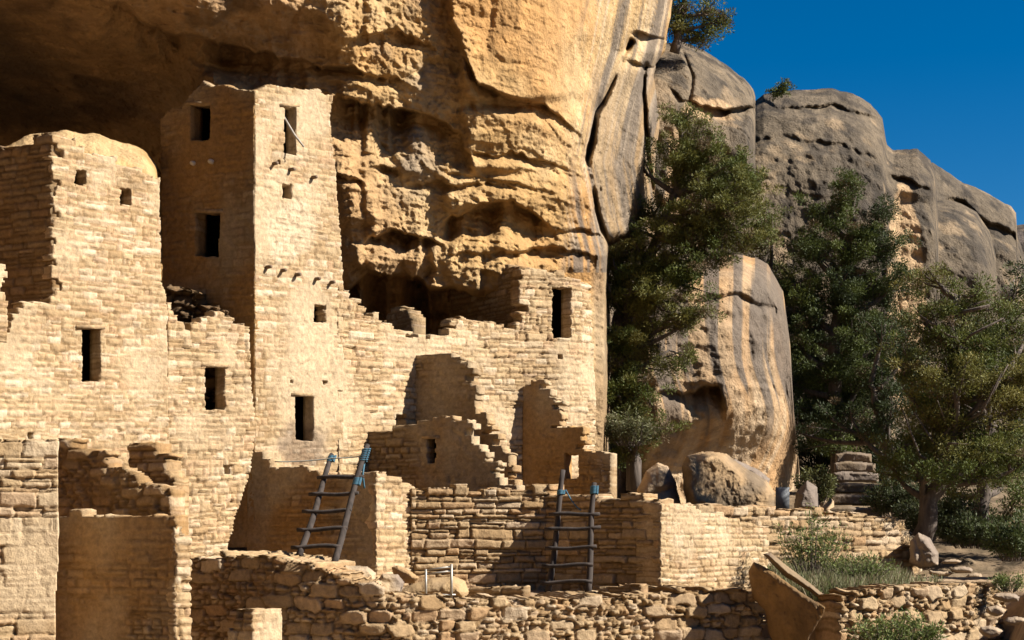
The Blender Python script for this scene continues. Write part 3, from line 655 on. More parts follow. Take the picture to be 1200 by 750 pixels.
# --- square tower
tower = thing("square_tower", "tallest square stone tower with a shaded plastered side under the overhang", "tower", tuple(WP(300, 640, yT)))
tn_ = ynode((298.6, yT), [(B1, 184)])[::-1]
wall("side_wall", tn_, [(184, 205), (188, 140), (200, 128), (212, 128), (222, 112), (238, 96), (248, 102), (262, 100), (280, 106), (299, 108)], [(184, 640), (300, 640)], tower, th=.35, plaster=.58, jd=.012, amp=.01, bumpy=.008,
     holes=[(223, 123, 246, 166), (229, 249, 257, 302)], left=[(188, 100), (188, 250), (191, 400)], tone=.64, shade_tint=.855, seed=201, rag=False, ch=(.1, .16))
tr_ = ynode((298.4, yT), [(A2, 402)])
wall("front_wall", tr_, [(299, 106), (306, 104), (318, 99), (330, 103), (344, 104), (355, 106), (374, 104), (380, 112), (388, 112), (402, 126)], [(299, 640), (404, 640)], tower, th=.26, plaster=.30, shear=.08,
     holes=[(332, 125, 346, 181, 'window', .12), (330, 216, 341, 233, 'window', .12), (345, 464, 366, 517, 'doorway', .06), (367, 357, 381, 378, 'window', .1), (394, 458, 403, 471, None), (323, 189, 328, 194, None), (463, 486, 474, 500, None), (377, 447, 382, 451, None), (339, 446, 343, 450, None)],
     right=[(389, 105), (386, 140), (392, 200), (401, 330), (403, 345), (405, 640)], ch=(.09, .15), sl=(.16, .34), jw=.009, jd=.016, amp=.008, bumpy=.010,
     patches=[(355, 520, 30, 30, (.16, .11, .08), .6), (340, 270, 30, 40, (.66, .53, .36), .6)], seed=202, rag=False)
# wooden roof beam stubs on the two faces
def beams(lst, nodes_ang, y0, px0, host, r=.035, out=.12, mat=M_BEAM, nm="beam_end"):
    for px, py in lst:
        y = ray_end(px0, y0, nodes_ang, px); p = WP(px, py, y); a = math.radians(nodes_ang); n = np.array([math.sin(a), -math.cos(a), 0])
        v, q = tube([p - n * .1, p + n * out * .6, p + n * out], [r, r * .98, r * .8], 8, jit=.08, seed=int(px)); make(nm, v, q, mat, host)
beams([(320, 192), (340, 199), (366, 208), (313, 313), (330, 317), (347, 322), (370, 327), (387, 331)], A2, yT, 299, tower)
M_PALE = mat_simple("pale_beam_end", (.52, .45, .36), .8, scale=25, var=.2)
beams([(228, 192), (249, 190)], B1, yT, 299, tower, r=.045, out=.10, mat=M_PALE)
# leaning pale slat in the upper front window
y_ = ray_end(299, yT, A2, 336)
v, q = tube([WP(332, 136, y_ + .1), WP(345, 158, y_ - .05), WP(356, 172, y_ - .1)], [.02, .02, .016], 6); make("wood_slat", v, q, M_DEADWOOD, tower)

# --- long facade to the round corner
yF = ray_end(299, yT, A2, 400)
fac_nodes = ynode((396, ray_end(299, yT, A2, 396)), [(A2, 560), (42, 600), (36, 635), (34, 660), (44, 680), (60, 697)])
facade = thing("stone_building", "long broken facade ending in a rounded corner room beside the cliff edge", "building", tuple(WP(550, 640, 34)))
wall("front_wall", fac_nodes, [(396, 332), (402, 334), (403, 345), (418, 350), (430, 372), (440, 370), (446, 380), (470, 384), (482, 396), (500, 398), (514, 392), (527, 393), (532, 372), (555, 374), (575, 381), (605, 386), (607, 318), (622, 311), (640, 320), (660, 321), (684, 332), (697, 350)],
     [(396, 640), (700, 640)], facade, th=.28, shear=.05, holes=[(646, 337, 668, 397, 'doorway'), (652, 416, 658, 422, None), (463, 486, 475, 501, None), (598, 356, 602, 362, None)],
     right=[(690, 300), (694, 400), (699, 500), (698, 640)], ch=(.095, .165), sl=(.18, .40), jw=.012, jd=.026, amp=.018, bumpy=.016, plaster=.25, warp=.03, tilt=.16, seed=203)
wall("rear_wall", ynode((606, 37.0), [(-30, 528)][:0] + [(-30, 612)])[:0] or [(528, 38.2), (610, 36.2)], [(528, 345), (540, 330), (548, 316), (560, 310), (600, 312), (610, 312)], [(528, 420), (612, 420)], facade, th=.35, tone=.8, seed=204, shade_tint=.4)
wall("wall_fragment", [(448, 35.2), (482, 34.3)], [(448, 384), (455, 370), (466, 360), (478, 368), (484, 380)], [(448, 400), (484, 400)], facade, th=.35, tone=.75, seed=205)

# --- stub walls joined to the facade
yA = np.interp(485, [n[0] for n in fac_nodes], [n[1] for n in fac_nodes])
wA = wall("ruined_wall", ynode((486, yA - .02), [(B1, 604)]), [(486, 424), (500, 416), (522, 414), (540, 424), (552, 446), (560, 470), (572, 500), (590, 530), (604, 566)], [(486, 640), (610, 640)], None, th=.34, plaster=.55, tone=.74, shade_tint=.85, jd=.016, seed=211)
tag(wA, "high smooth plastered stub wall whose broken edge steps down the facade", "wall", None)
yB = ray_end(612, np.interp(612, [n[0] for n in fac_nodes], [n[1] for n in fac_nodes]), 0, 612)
wB = wall("ruined_wall", ynode((613, yB - .02), [(B1, 716)]), [(613, 450), (624, 440), (634, 440), (642, 460), (652, 480), (655, 500), (676, 502), (678, 528), (716, 531)], [(613, 640), (716, 640)], None, th=.34, plaster=.45, tone=.74, shade_tint=.85, jd=.018,
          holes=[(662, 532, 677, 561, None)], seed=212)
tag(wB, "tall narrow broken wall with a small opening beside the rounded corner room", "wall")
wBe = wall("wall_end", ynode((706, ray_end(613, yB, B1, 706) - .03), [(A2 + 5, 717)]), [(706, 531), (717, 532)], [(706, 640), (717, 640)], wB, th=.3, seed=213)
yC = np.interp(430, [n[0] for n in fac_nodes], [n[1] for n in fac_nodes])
wC = wall("ruined_wall", ynode((430, yC - .02), [(B1, 606)]), [(430, 512), (436, 506), (470, 503), (485, 496), (512, 488), (530, 484), (546, 498), (562, 520), (578, 545), (592, 566), (606, 572)], [(430, 640), (606, 640)], None, th=.34, plaster=.45, tone=.74, shade_tint=.85,
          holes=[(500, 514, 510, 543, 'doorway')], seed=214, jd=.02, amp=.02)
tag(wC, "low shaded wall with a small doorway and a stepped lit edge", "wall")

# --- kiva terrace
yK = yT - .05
wD = wall("ruined_wall", ynode((290, yK + .1), [(B1, 441)]), [(290, 528), (298, 530), (306, 545), (330, 543), (352, 551), (384, 556), (420, 556), (441, 556)], [(290, 680), (441, 680)], None, th=.36, plaster=.55, tone=.74, shade_tint=.855, seed=221, jd=.014)
tag(wD, "smooth shaded courtyard wall behind the left wooden ladder", "wall")
yP = ray_end(290, yK + .1, B1, 441)
wall("pillar_face", ynode((440, yP - .04), [(A2, 485)]), [(440, 555), (452, 556), (470, 564), (486, 572)], [(440, 700), (486, 700)], wD, th=.5, ch=(.09, .15), sl=(.2, .38), jw=.012, jd=.022, amp=.018, seed=222, label="bright end face of the courtyard wall")
y1 = ray_end(440, yP - .04, A2, 483)
kn = ynode((482, y1 - .1), [(14, 640), (-36, 775)])
wE = wall("kiva_wall", kn, [(482, 574), (500, 576), (560, 572), (640, 574), (700, 584), (740, 582), (775, 592)], [(482, 716), (780, 716)], None, th=.5, pal=RUB, ch=(.08, .21), sl=(.22, .56), jw=.012, jd=.04, amp=.030, bumpy=.012, seed=223, warp=.04, tilt=.2, du=.02)
tag(wE, "coarse rubble wall curving behind the right wooden ladder", "wall")
yW = kn[-1][1]
wn = ynode((774, yW - .03), [(A2, 900)])
wF = wall("ruined_wall", wn, [(774, 589), (800, 591), (820, 598), (860, 608), (900, 622)], [(774, 700), (900, 704)], None, th=.5, pal=WARM, ch=(.07, .14), sl=(.12, .32), jw=.009, jd=.024, amp=.012, bumpy=.01, seed=224, plaster=.3, warp=.05, tilt=.1, du=.02)
tag(wF, "bright low stone wall facing right between the ladder and the leaning slab", "wall")
wG = wall("retaining_wall", [(812, 31.6), (900, 32.6), (960, 33.2), (1020, 33.9), (1070, 34.7), (1085, 35.6)], [(812, 588), (860, 592), (905, 598), (1000, 602), (1050, 604), (1068, 622), (1085, 640)], [(812, 700), (1085, 700)], None, th=.5, pal=RUB, ch=(.10, .2), sl=(.2, .5), jw=.012, jd=.035, amp=.025, bumpy=.012, seed=225, smooth=True, warp=.05, tilt=.2)
tag(wG, "flat topped dry stone wall along the back of the grassy terrace", "wall")
# front wall along the bottom
fn = [(222, 26.2), (330, 25.3), (480, 25.2), (620, 25.4), (760, 26.4), (900, 27.6)]
fn = [(214, 26.4), (330, 25.55), (440, 25.2), (520, 25.55), (640, 26.3), (760, 27.1), (905, 28.1)]
wH = wall("front_wall", fn, [(214, 652), (250, 650), (300, 654), (330, 652), (370, 664), (400, 672), (430, 690), (480, 694), (505, 700), (560, 705), (640, 704), (700, 704), (752, 694), (800, 690), (860, 692), (892, 694), (896, 740), (905, 748)], [(214, 775), (905, 775)], None,
          th=1.6, pal=RUB, ch=(.11, .19), sl=(.2, .38), jw=.010, jd=.035, amp=.04, bumpy=.01, seed=231, smooth=True, warp=.05, vor=.8, tilt=.35, du=.02)
wH.name = "terrace_wall"
tag(wH, "long rough rubble wall running along the bottom of the ruins", "wall")
# low walls added so their shaded fronts give the dark terrace gaps
wI = wall("added_gap_wall", ynode((656, 27.9), [(B1, 752)]), [(656, 698), (664, 694), (700, 692), (735, 686), (752, 684)], [(656, 725), (752, 725)], None, th=.3, pal=RUB, ch=(.08, .12), tone=.8, seed=232); tag(wI, "low wall added to read as the dark gap under the right ladder", "wall")
wI = wall("added_gap_wall", ynode((540, 27.6), [(B1, 614)]), [(540, 692), (614, 690)], [(540, 725), (614, 725)], None, th=.25, pal=RUB, ch=(.08, .12), tone=.8, seed=233); tag(wI, "short low wall added to read as the dark gap beside the steel hatch rail", "wall")

# --- left foreground ruins
pn = ynode((-20, 22.9), [(20, 68)])
wJ = wall("stone_pillar", pn, [(-20, 506), (10, 512), (30, 508), (68, 512)], [(-20, 790), (68, 790)], None, th=.8, pal=WARM, ch=(.09, .24), sl=(.22, .50), jw=.010, jd=.030, amp=.03, bumpy=.018, seed=241, plaster=.08, warp=.03, tilt=.1, du=.02, right=[(68, 500), (70, 600), (64, 700), (62, 790)])
tag(wJ, "thick block pillar of large stones at the lower left corner", "pillar")
yQ = 24.0
bn = ynode((58, yQ + .5), [(B1, 206)])
wK = wall("room_wall", bn, [(58, 603), (80, 601), (140, 604), (206, 606)], [(58, 790), (206, 790)], None, th=.3, plaster=.22, tone=.74, shade_tint=.6, seed=242, ch=(.08, .13), jd=.016)
tag(wK, "shaded plastered room wall at the lower left beneath the stepped ruin", "wall")
wall("wall_end", ynode((205, ray_end(58, yQ + .5, B1, 205) - .02), [(A2, 224)]), [(205, 604), (214, 612), (224, 640)], [(205, 790), (224, 790)], wK, th=.3, ch=(.09, .16), jd=.03, amp=.03, seed=243)
sn = ynode((64, 25.4), [(B1, 200)])
wL = wall("stepped_wall", sn, [(64, 512), (82, 518), (92, 524), (108, 528), (120, 530), (128, 548), (150, 552), (165, 566), (180, 572), (200, 574)], [(64, 640), (200, 640)], None, th=.35, pal=RUB, tone=.95, ch=(.08, .15), sl=(.16, .4), jd=.03, amp=.03, bumpy=.03, shade_tint=.4, seed=244, vor=.5, tilt=.25)
tag(wL, "dark broken wall stepping down between the pillar and the tall house", "wall")
wM = wall("wall_fragment", ynode((152, 26.2), [(B1, 206)]), [(152, 524), (160, 518), (176, 520), (190, 530), (198, 552), (206, 566)], [(152, 640), (206, 640)], None, th=.35, pal=RUB, ch=(.08, .15), jd=.03, amp=.03, shade_tint=.4, seed=245)
tag(wM, "small jagged remnant of wall against the foot of the tall house", "wall")
wN = wall("stone_pillar", ynode((268, 24.6), [(B1, 296), (A2, 330)]), [(268, 742), (280, 722), (296, 708), (322, 710), (330, 716)], [(268, 800), (330, 800)], None, th=.4, pal=WARM, ch=(.12, .2), plaster=.6, seed=246)
tag(wN, "small pale stone stub at the bottom in front of the rubble wall", "pillar")
# terrace end wall lower right
yR = 27.0
wO = wall("retaining_wall", [(985, 26.9), (1040, 27.4), (1110, 28.2), (1160, 29.0), (1176, 29.6)], [(985, 706), (1000, 690), (1060, 686), (1110, 682), (1150, 682), (1176, 690)], [(985, 790), (1176, 790)], None, th=.6, pal=RUB, ch=(.10, .22), sl=(.12, .35), jw=.012, jd=.045, amp=.05, bumpy=.012, seed=247, smooth=True, warp=.08, vor=.85, tilt=.4, du=.02)
tag(wO, "crumbling rubble retaining wall below the grassy terrace at lower right", "wall")

# ------------------------------------------------------------------ loose rocks
def rock(name, label, outline, D0, depth, tx=0., ty=0., col=(.46, .33, .20), dcol=(.24, .19, .15), rnd=14., rough=.12, seed=0, parent=None, cat="boulder", group=None, px_step=.8, mat=None, edge=2.0):
    P = np.array(outline, float); mn, mx_ = P.min(0) - 3, P.max(0) + 3; c0 = P.mean(0)
    px, py = np.meshgrid(np.arange(mn[0], mx_[0], px_step), np.arange(mn[1], mx_[1], px_step))
    W0 = pts2world(px, py, np.full(px.shape, D0))
    qx = px + edge * fbm(W0, 1.6, 4, seed) ; qy = py + edge * fbm(W0, 1.6, 4, seed + 1)
    ins = np.zeros(px.shape, bool); dist = np.full(px.shape, 1e9)
    n = len(P)
    for i in range(n):
        a, b = P[i], P[(i + 1) % n]
        cr = ((a[1] > qy) != (b[1] > qy)) & (qx < (b[0] - a[0]) * (qy - a[1]) / ((b[1] - a[1]) + 1e-9) + a[0]); ins ^= cr
        ab = b - a; t = np.clip(((qx - a[0]) * ab[0] + (qy - a[1]) * ab[1]) / (ab @ ab + 1e-9), 0, 1)
        dist = np.minimum(dist, np.hypot(qx - a[0] - t * ab[0], qy - a[1] - t * ab[1]))
    k = np.clip(dist / rnd, 0, 1); e = depth * .5 * np.sqrt(1 - (1 - k) ** 2)
    base = D0 + tx * (px - c0[0]) + ty * (py - c0[1])
    W = pts2world(px, py, base)
    W2 = W + .25 * np.stack([fbm(W, 1.5, 3, seed), fbm(W, 1.5, 3, seed + 1), fbm(W, 1.5, 3, seed + 5)], -1)
    nz = rough * (fbm(W, 1.1, 4, seed + 2) + 5 * np.minimum(np.abs(noise(W2, .9, seed + 8)), .3) + .4 * ridged(W, 2.2, 4, seed + 3) + .4 * fbm(W, 9, 3, seed + 4)) * k ** .5
    fr = pts2world(px, py, base - e - nz); bk = pts2world(px, py, base + e)
    keep = (ins[:-1, :-1] & ins[1:, 1:]); N_ = px.size; idx = np.arange(N_).reshape(px.shape)
    A, B, Cc, Dd = idx[:-1, :-1][keep], idx[:-1, 1:][keep], idx[1:, 1:][keep], idx[1:, :-1][keep]
    Q = [np.stack([A, Dd, Cc, B], -1), np.stack([A, B, Cc, Dd], -1) + N_]; kp = np.pad(keep, 1)
    for a, b, m in ((idx[:-1, :-1], idx[:-1, 1:], keep & ~kp[:-2, 1:-1]), (idx[1:, 1:], idx[1:, :-1], keep & ~kp[2:, 1:-1]), (idx[1:, :-1], idx[:-1, :-1], keep & ~kp[1:-1, :-2]), (idx[:-1, 1:], idx[1:, 1:], keep & ~kp[1:-1, 2:])):
        a, b = a[m], b[m]; Q.append(np.stack([a, b, b + N_, a + N_], -1))
    Q = np.concatenate(Q); V = np.concatenate([fr.reshape(-1, 3), bk.reshape(-1, 3)])
    c = cmix(np.ones(px.shape + (3,)) * np.array(col), np.array(dcol), sstep(-.1, .4, fbm(W, 1.0, 5, seed + 6))) * (1 + .2 * fbm(W, 3, 4, seed + 7))[..., None]
    c2 = np.concatenate([c.reshape(-1, 3)] * 2)
    used = np.unique(Q); rm = np.zeros(len(V), np.int64); rm[used] = np.arange(len(used))
    o = make(name, V[used], rm[Q], mat or M_ROCK, parent, np.clip(c2[used], .02, .9), smooth=False, own=parent is None)
    if label: o['label'] = label
    if parent is None: o['category'] = cat; o['kind'] = 'thing'
    if group: o['group'] = group
    return o
GB = "fallen boulders at the foot of the cliff"
rock("boulder", "largest grey boulder sloping down to the right behind the low wall", [(798, 546), (804, 534), (822, 529), (850, 532), (872, 548), (898, 562), (909, 578), (907, 604), (830, 606), (806, 596), (799, 570)], 37.5, 2.0, .012, .0, (.40, .27, .145), (.19, .14, .09), rnd=12, seed=301, group=GB)
rock("boulder", "thin tilted slab lying on the back of the largest boulder", [(854, 541), (862, 538), (885, 548), (902, 562), (900, 572), (880, 566), (862, 552)], 39, .8, seed=302, rnd=7, col=(.25, .2, .16), group=GB)
rock("boulder", "tan wedge boulder in the shadow left of the largest boulder", [(746, 574), (756, 552), (770, 542), (782, 546), (794, 566), (799, 600), (748, 606)], 37, 1.4, .01, 0, seed=303, rnd=14, group=GB)
rock("boulder", "grey boulder at the right end of the flat topped wall", [(1066, 634), (1076, 624), (1090, 630), (1101, 648), (1100, 664), (1080, 668), (1066, 660)], 34.2, .9, seed=306, rnd=10, group=GB, col=(.36, .28, .2))
rock("boulder", "pale low boulder beside the foot of the stone steps", [(946, 592), (954, 582), (968, 580), (977, 588), (978, 604), (948, 606)], 41, 1.0, seed=307, rnd=9, group=GB)
rock("boulder", "dark boulder in the tree shade left of the stone steps", [(928, 604), (932, 576), (946, 562), (958, 570), (962, 604)], 40, 1.2, seed=308, rnd=10, group=GB, col=(.2, .16, .13))
rock("boulder", "dark round boulder right of the stone steps", [(1018, 600), (1022, 578), (1036, 566), (1052, 572), (1060, 600)], 41, 1.2, seed=309, rnd=10, group=GB, col=(.2, .16, .13))
rock("leaning_slab", "large golden slab leaning by the end of the rubble wall", [(877, 668), (884, 657), (905, 668), (940, 692), (968, 712), (964, 724), (950, 748), (944, 770), (915, 770), (900, 738), (895, 715), (882, 700)], 27.2, .35, -.020, .004, (.30, .18, .075), (.17, .105, .05), rnd=7, rough=.10, seed=311, edge=3.5, cat="stone slab")
rock("leaning_slab", "thin dark slab edge standing just behind the golden slab", [(893, 650), (902, 648), (935, 672), (968, 698), (985, 712), (1010, 740), (1022, 775), (975, 775), (966, 740), (978, 718), (950, 694), (920, 676)], 27.8, .5, .004, .0, (.24, .17, .10), (.14, .10, .07), rnd=8, rough=.16, seed=312, cat="stone slab")
GT = "loose stones on the terrace"
rock("terrace_stone", "broad flat stone behind the steel hatch rail", [(460, 700), (470, 690), (486, 682), (505, 676), (530, 674), (545, 681), (550, 694), (546, 706), (465, 706)], 27.0, 1.0, .0, 0, (.48, .33, .17), seed=321, rnd=14, rough=.05, cat="stone", group=GT)
rock("terrace_stone", "brown pointed wedge stone under the bright pillar", [(458, 664), (466, 661), (480, 668), (492, 677), (486, 684), (466, 684)], 27.6, .4, -.01, 0, (.4, .26, .13), seed=322, rnd=6, rough=.04, cat="stone", group=GT)
rock("terrace_stone", "pale block on the terrace edge below the left ladder", [(398, 668), (404, 662), (430, 664), (442, 672), (440, 690), (402, 690)], 26.6, .6, .006, 0, (.52, .39, .24), seed=323, rnd=5, rough=.05, cat="stone", group=GT)
rock("terrace_stone", "squat block right of the pale block on the terrace edge", [(440, 682), (448, 672), (466, 674), (474, 684), (470, 698), (444, 698)], 26.4, .5, .006, 0, (.48, .36, .22), seed=324, rnd=5, rough=.05, cat="stone", group=GT)
rock("terrace_stone", "single stone heaped at the foot of the rubble wall left of the right ladder", [(588, 700), (592, 688), (604, 684), (612, 692), (612, 704)], 27.9, .4, .004, 0, (.46, .34, .2), seed=326, rnd=5, rough=.05, cat="stone", group=GT)
rs_ = np.random.RandomState(77)
# path stones low right
PS = [(1100, 672, 15, 5), (1128, 668, 14, 5), (1115, 658, 12, 4), (1142, 676, 12, 5), (1092, 660, 9, 4), (1180, 700, 16, 6), (1168, 716, 13, 6), (1190, 728, 15, 7), (1160, 740, 14, 7)]
names_ps = ["flat path stone nearest the grey boulder on the path", "flat path stone right of centre on the upper path", "smallest flat stone at the back of the path", "flat path stone by the edge of the crumbling wall", "little stone touching the grey boulder's foot",
            "long flat stone at the right frame edge of the lower path", "dark stone against the end of the crumbling wall", "rough stone at the lower path's right edge", "low stone in the bottom right corner"]
for i, (cx, cy, rx, ry) in enumerate(PS):
    t = np.linspace(0, 2 * math.pi, 9)[:-1]; rr = 1 + .25 * rs_.uniform(-1, 1, 8)
    x_ = 0
    yy = 0.9 / max((cy - HY), 8) * F if cy > 680 else 31.0
    yy = min(yy, 31.0)
    for _ in range(20):
        g = float(ground_z(np.array((cx - HX) / F * yy), np.array(yy))); yy = np.clip(yy * .5 + .5 * (-g) * F / max(cy - HY, 5), 22, 34)
    rock("path_stone", names_ps[i], [(cx + rx * rr[k] * math.cos(t[k]), cy + ry * rr[k] * math.sin(t[k])) for k in range(8)], yy, .35, 0, 0, (.40, .30, .2), seed=330 + i, rnd=4, rough=.04, cat="stone", group="flat stones along the path", edge=1)


# ------------------------------------------------------------------ stone steps, sign panel
st = thing("stone_steps", "narrow flight of rough stone steps climbing through the dark trees", "steps", tuple(WP(1000, 600, 42)))
for k, (py, x0, x1, D) in enumerate([(594, 968, 1034, 41.0), (580, 972, 1040, 41.8), (566, 974, 1034, 42.6), (553, 976, 1030, 43.4), (541, 977, 1026, 44.2), (530, 978, 1022, 45.0)]):
    rock("step", None, [(x0, py + 1), (x0 + 14, py - 1), (x1 - 16, py), (x1, py + 2), (x1, py + 13), (x0, py + 13)], D, .9, 0, 0, (.20, .145, .09), seed=350 + k, rnd=3, rough=.04, parent=st, edge=1)  # tree shade over the steps is put into their dark colour
def boxm(p0, p1): 
    (x0, y0, z0), (x1, y1, z1) = p0, p1
    V = np.array([[x, y, z] for x in (x0, x1) for y in (y0, y1) for z in (z0, z1)])
    return V, np.array([[0, 1, 3, 2], [4, 6, 7, 5], [0, 4, 5, 1], [2, 3, 7, 6], [0, 2, 6, 4], [1, 5, 7, 3]])
sg = thing("trail_sign", "small plain grey panel standing behind the low wall near the boulder", "sign", tuple(WP(917, 602, 36.5)))
a_, b_ = WP(909, 598, 36.5), WP(925, 571, 36.5)
make("panel", *boxm((a_[0], 36.48, a_[2]), (b_[0], 36.53, b_[2])), M_SIGN, sg)
for xx in (911, 923):
    p_ = WP(xx, 604, 36.56); make("post", *boxm((p_[0] - .02, 36.535, p_[2] - .15), (p_[0] + .02, 36.575, b_[2] - .02)), M_STEEL, sg)

# ------------------------------------------------------------------ ladders and the steel rail
def ladder(label, rails, rungs, wraps, ds):
    root = thing("wooden_ladder", label, "ladder", tuple(WP(*rails[0][0])), "wooden ladders on the terrace")
    for i, (b, t) in enumerate(rails):
        P0, P1 = WP(*b), WP(*t); m = [P0 + (P1 - P0) * k + np.array([.02 * math.sin(k * 5 + i), 0, 0]) for k in np.linspace(0, 1, 14)]
        v, q = tube(m, np.linspace(.055, .042, 14), 12, jit=.06, seed=i + ds); make("rail", v, q, M_WOOD, root, smooth=True)
    for i, (x0, y0, x1, y1) in enumerate(rungs):
        def dep(px, py, r): (bx, by, bd), (tx_, ty_, td) = rails[r]; k = (py - by) / (ty_ - by); return bd + (td - bd) * k
        A_, B_ = WP(x0, y0, dep(x0, y0, 0) - .05), WP(x1, y1, dep(x1, y1, 1) - .05)
        v, q = tube([A_ + (B_ - A_) * k + np.array([0, 0, .012 * math.sin(k * 6 + i)]) for k in np.linspace(0, 1, 8)], [.030, .034, .033, .034, .033, .034, .032, .028], 9, jit=.1, seed=i + 20 + ds); make("rung", v, q, M_WOOD, root, smooth=True)
    for r, f0, f1 in wraps:
        P0, P1 = WP(*rails[r][0]), WP(*rails[r][1]); pts = []
        n = 60
        for k in range(n + 1):
            f = f0 + (f1 - f0) * k / n; c = P0 + (P1 - P0) * f; a = k * 2 * math.pi * 6 / n
            pts.append(c + .060 * np.array([math.cos(a), math.sin(a), 0]))
        v, q = tube(pts, .013, 6); make("rope_wrap", v, q, M_ROPE, root, smooth=True)
    return root
L1 = ladder("left wooden ladder leaning up towards the smooth shaded courtyard wall", [((350, 652, 26.5), (390, 533, 28.2)), ((389, 664, 26.3), (431, 522, 28.0))],
            [(372, 560, 426, 558), (362, 580, 420, 578), (354, 600, 412, 598), (348, 621, 407, 619), (341, 641, 399, 640)], [(0, .93, .99), (1, .86, .97), (1, .66, .72)], 1)
L2 = ladder("right wooden ladder standing before the coarse kiva wall", [((642, 694, 28.0), (661, 551, 28.6)), ((688, 696, 27.8), (697, 566, 28.4))],
            [(643, 603, 703, 602), (638, 621, 704, 618), (639, 643, 699, 641), (635, 663, 695, 662), (633, 683, 694, 681)], [(1, .90, .97), (0, .8, .83)], 60)
def cord(name, label, pts, r, mat, cat):
    v, q = tube(pts, r, 6); o = make(name, v, q, mat, None, smooth=True, own=True); tag(o, label, cat); return o
def sag(a, b, n, s): return [a + (b - a) * k - np.array([0, 0, s * 4 * k * (1 - k)]) for k in np.linspace(0, 1, n)]
cord("barrier_cord", "thin pale cord strung across the top of the left ladder", sag(WP(322, 541, 28.3), WP(389, 537, 28.05), 10, .02) + sag(WP(389, 537, 28.05), WP(429, 534, 27.9), 8, .01)[1:], .010, M_WIRE, "cord")
cord("blue_rope", "loose blue rope end hanging from the left ladder's right rail", sag(WP(428, 535, 27.85), WP(425, 556, 27.7), 5, .0) + sag(WP(425, 556, 27.7), WP(427, 572, 27.8), 5, .01)[1:], .016, M_ROPE, "rope")
cord("blue_rope", "slack blue rope drooping between the right ladder's rails", sag(WP(663, 574, 28.5), WP(681, 598, 28.3), 10, .05), .011, M_ROPE, "rope")
hr = thing("hatch_rail", "low galvanised steel rail frame on the terrace edge", "railing", tuple(WP(514, 700, 26.2)))
for x_, t_ in ((499, 667), (529, 661)):
    v, q = tube([WP(x_, 704, 26.2), WP(x_, t_, 26.2)], .020, 10); make("post", v, q, M_STEEL, hr, smooth=True)
for yy_ in (0, 5):
    v, q = tube([WP(499, 668 + yy_, 26.2), WP(529, 664 + yy_, 26.2)], .014, 8); make("crossbar", v, q, M_STEEL, hr, smooth=True)
v, q = tube([WP(499 , 697, 26.2), WP(534, 697, 26.2)], .014, 8); make("crossbar", v, q, M_STEEL, hr, smooth=True)

# ------------------------------------------------------------------ trees
def leaves(centres, radii, cols, per, size, rs, squash=.6, up=.35):
    n = len(centres); N_ = n * per
    c = np.repeat(centres, per, 0); R = np.repeat(radii, per); cc = np.repeat(cols, per, 0)
    d = rs.normal(size=(N_, 3)); d /= np.linalg.norm(d, axis=1)[:, None]
    r = rs.rand(N_) ** .45
    p = c + d * (R * r)[:, None] * np.array([1, 1, squash])
    ax = d + rs.normal(size=(N_, 3)) * .55 + np.array([0, 0, up]); ax /= np.linalg.norm(ax, axis=1)[:, None]
    b = np.cross(ax, rs.normal(size=(N_, 3))); b /= np.linalg.norm(b, axis=1)[:, None]
    L_ = size * rs.uniform(.6, 1.5, N_)[:, None]; w = L_ * .15
    V = np.stack([p - b * w * .6, p + ax * L_ * .5 - b * w, p + ax * L_, p + ax * L_ * .5 + b * w], 1).reshape(-1, 3)
    Q = np.arange(N_ * 4).reshape(-1, 4)
    col = np.repeat(cc * rs.uniform(.7, 1.3, (N_, 1)), 4, 0)
    return V, Q, col
GREEN = np.array([.078, .098, .020]); OLIVE = np.array([.145, .130, .032]); DKG = np.array([.036, .050, .016]); BROWNL = np.array([.12, .085, .045])
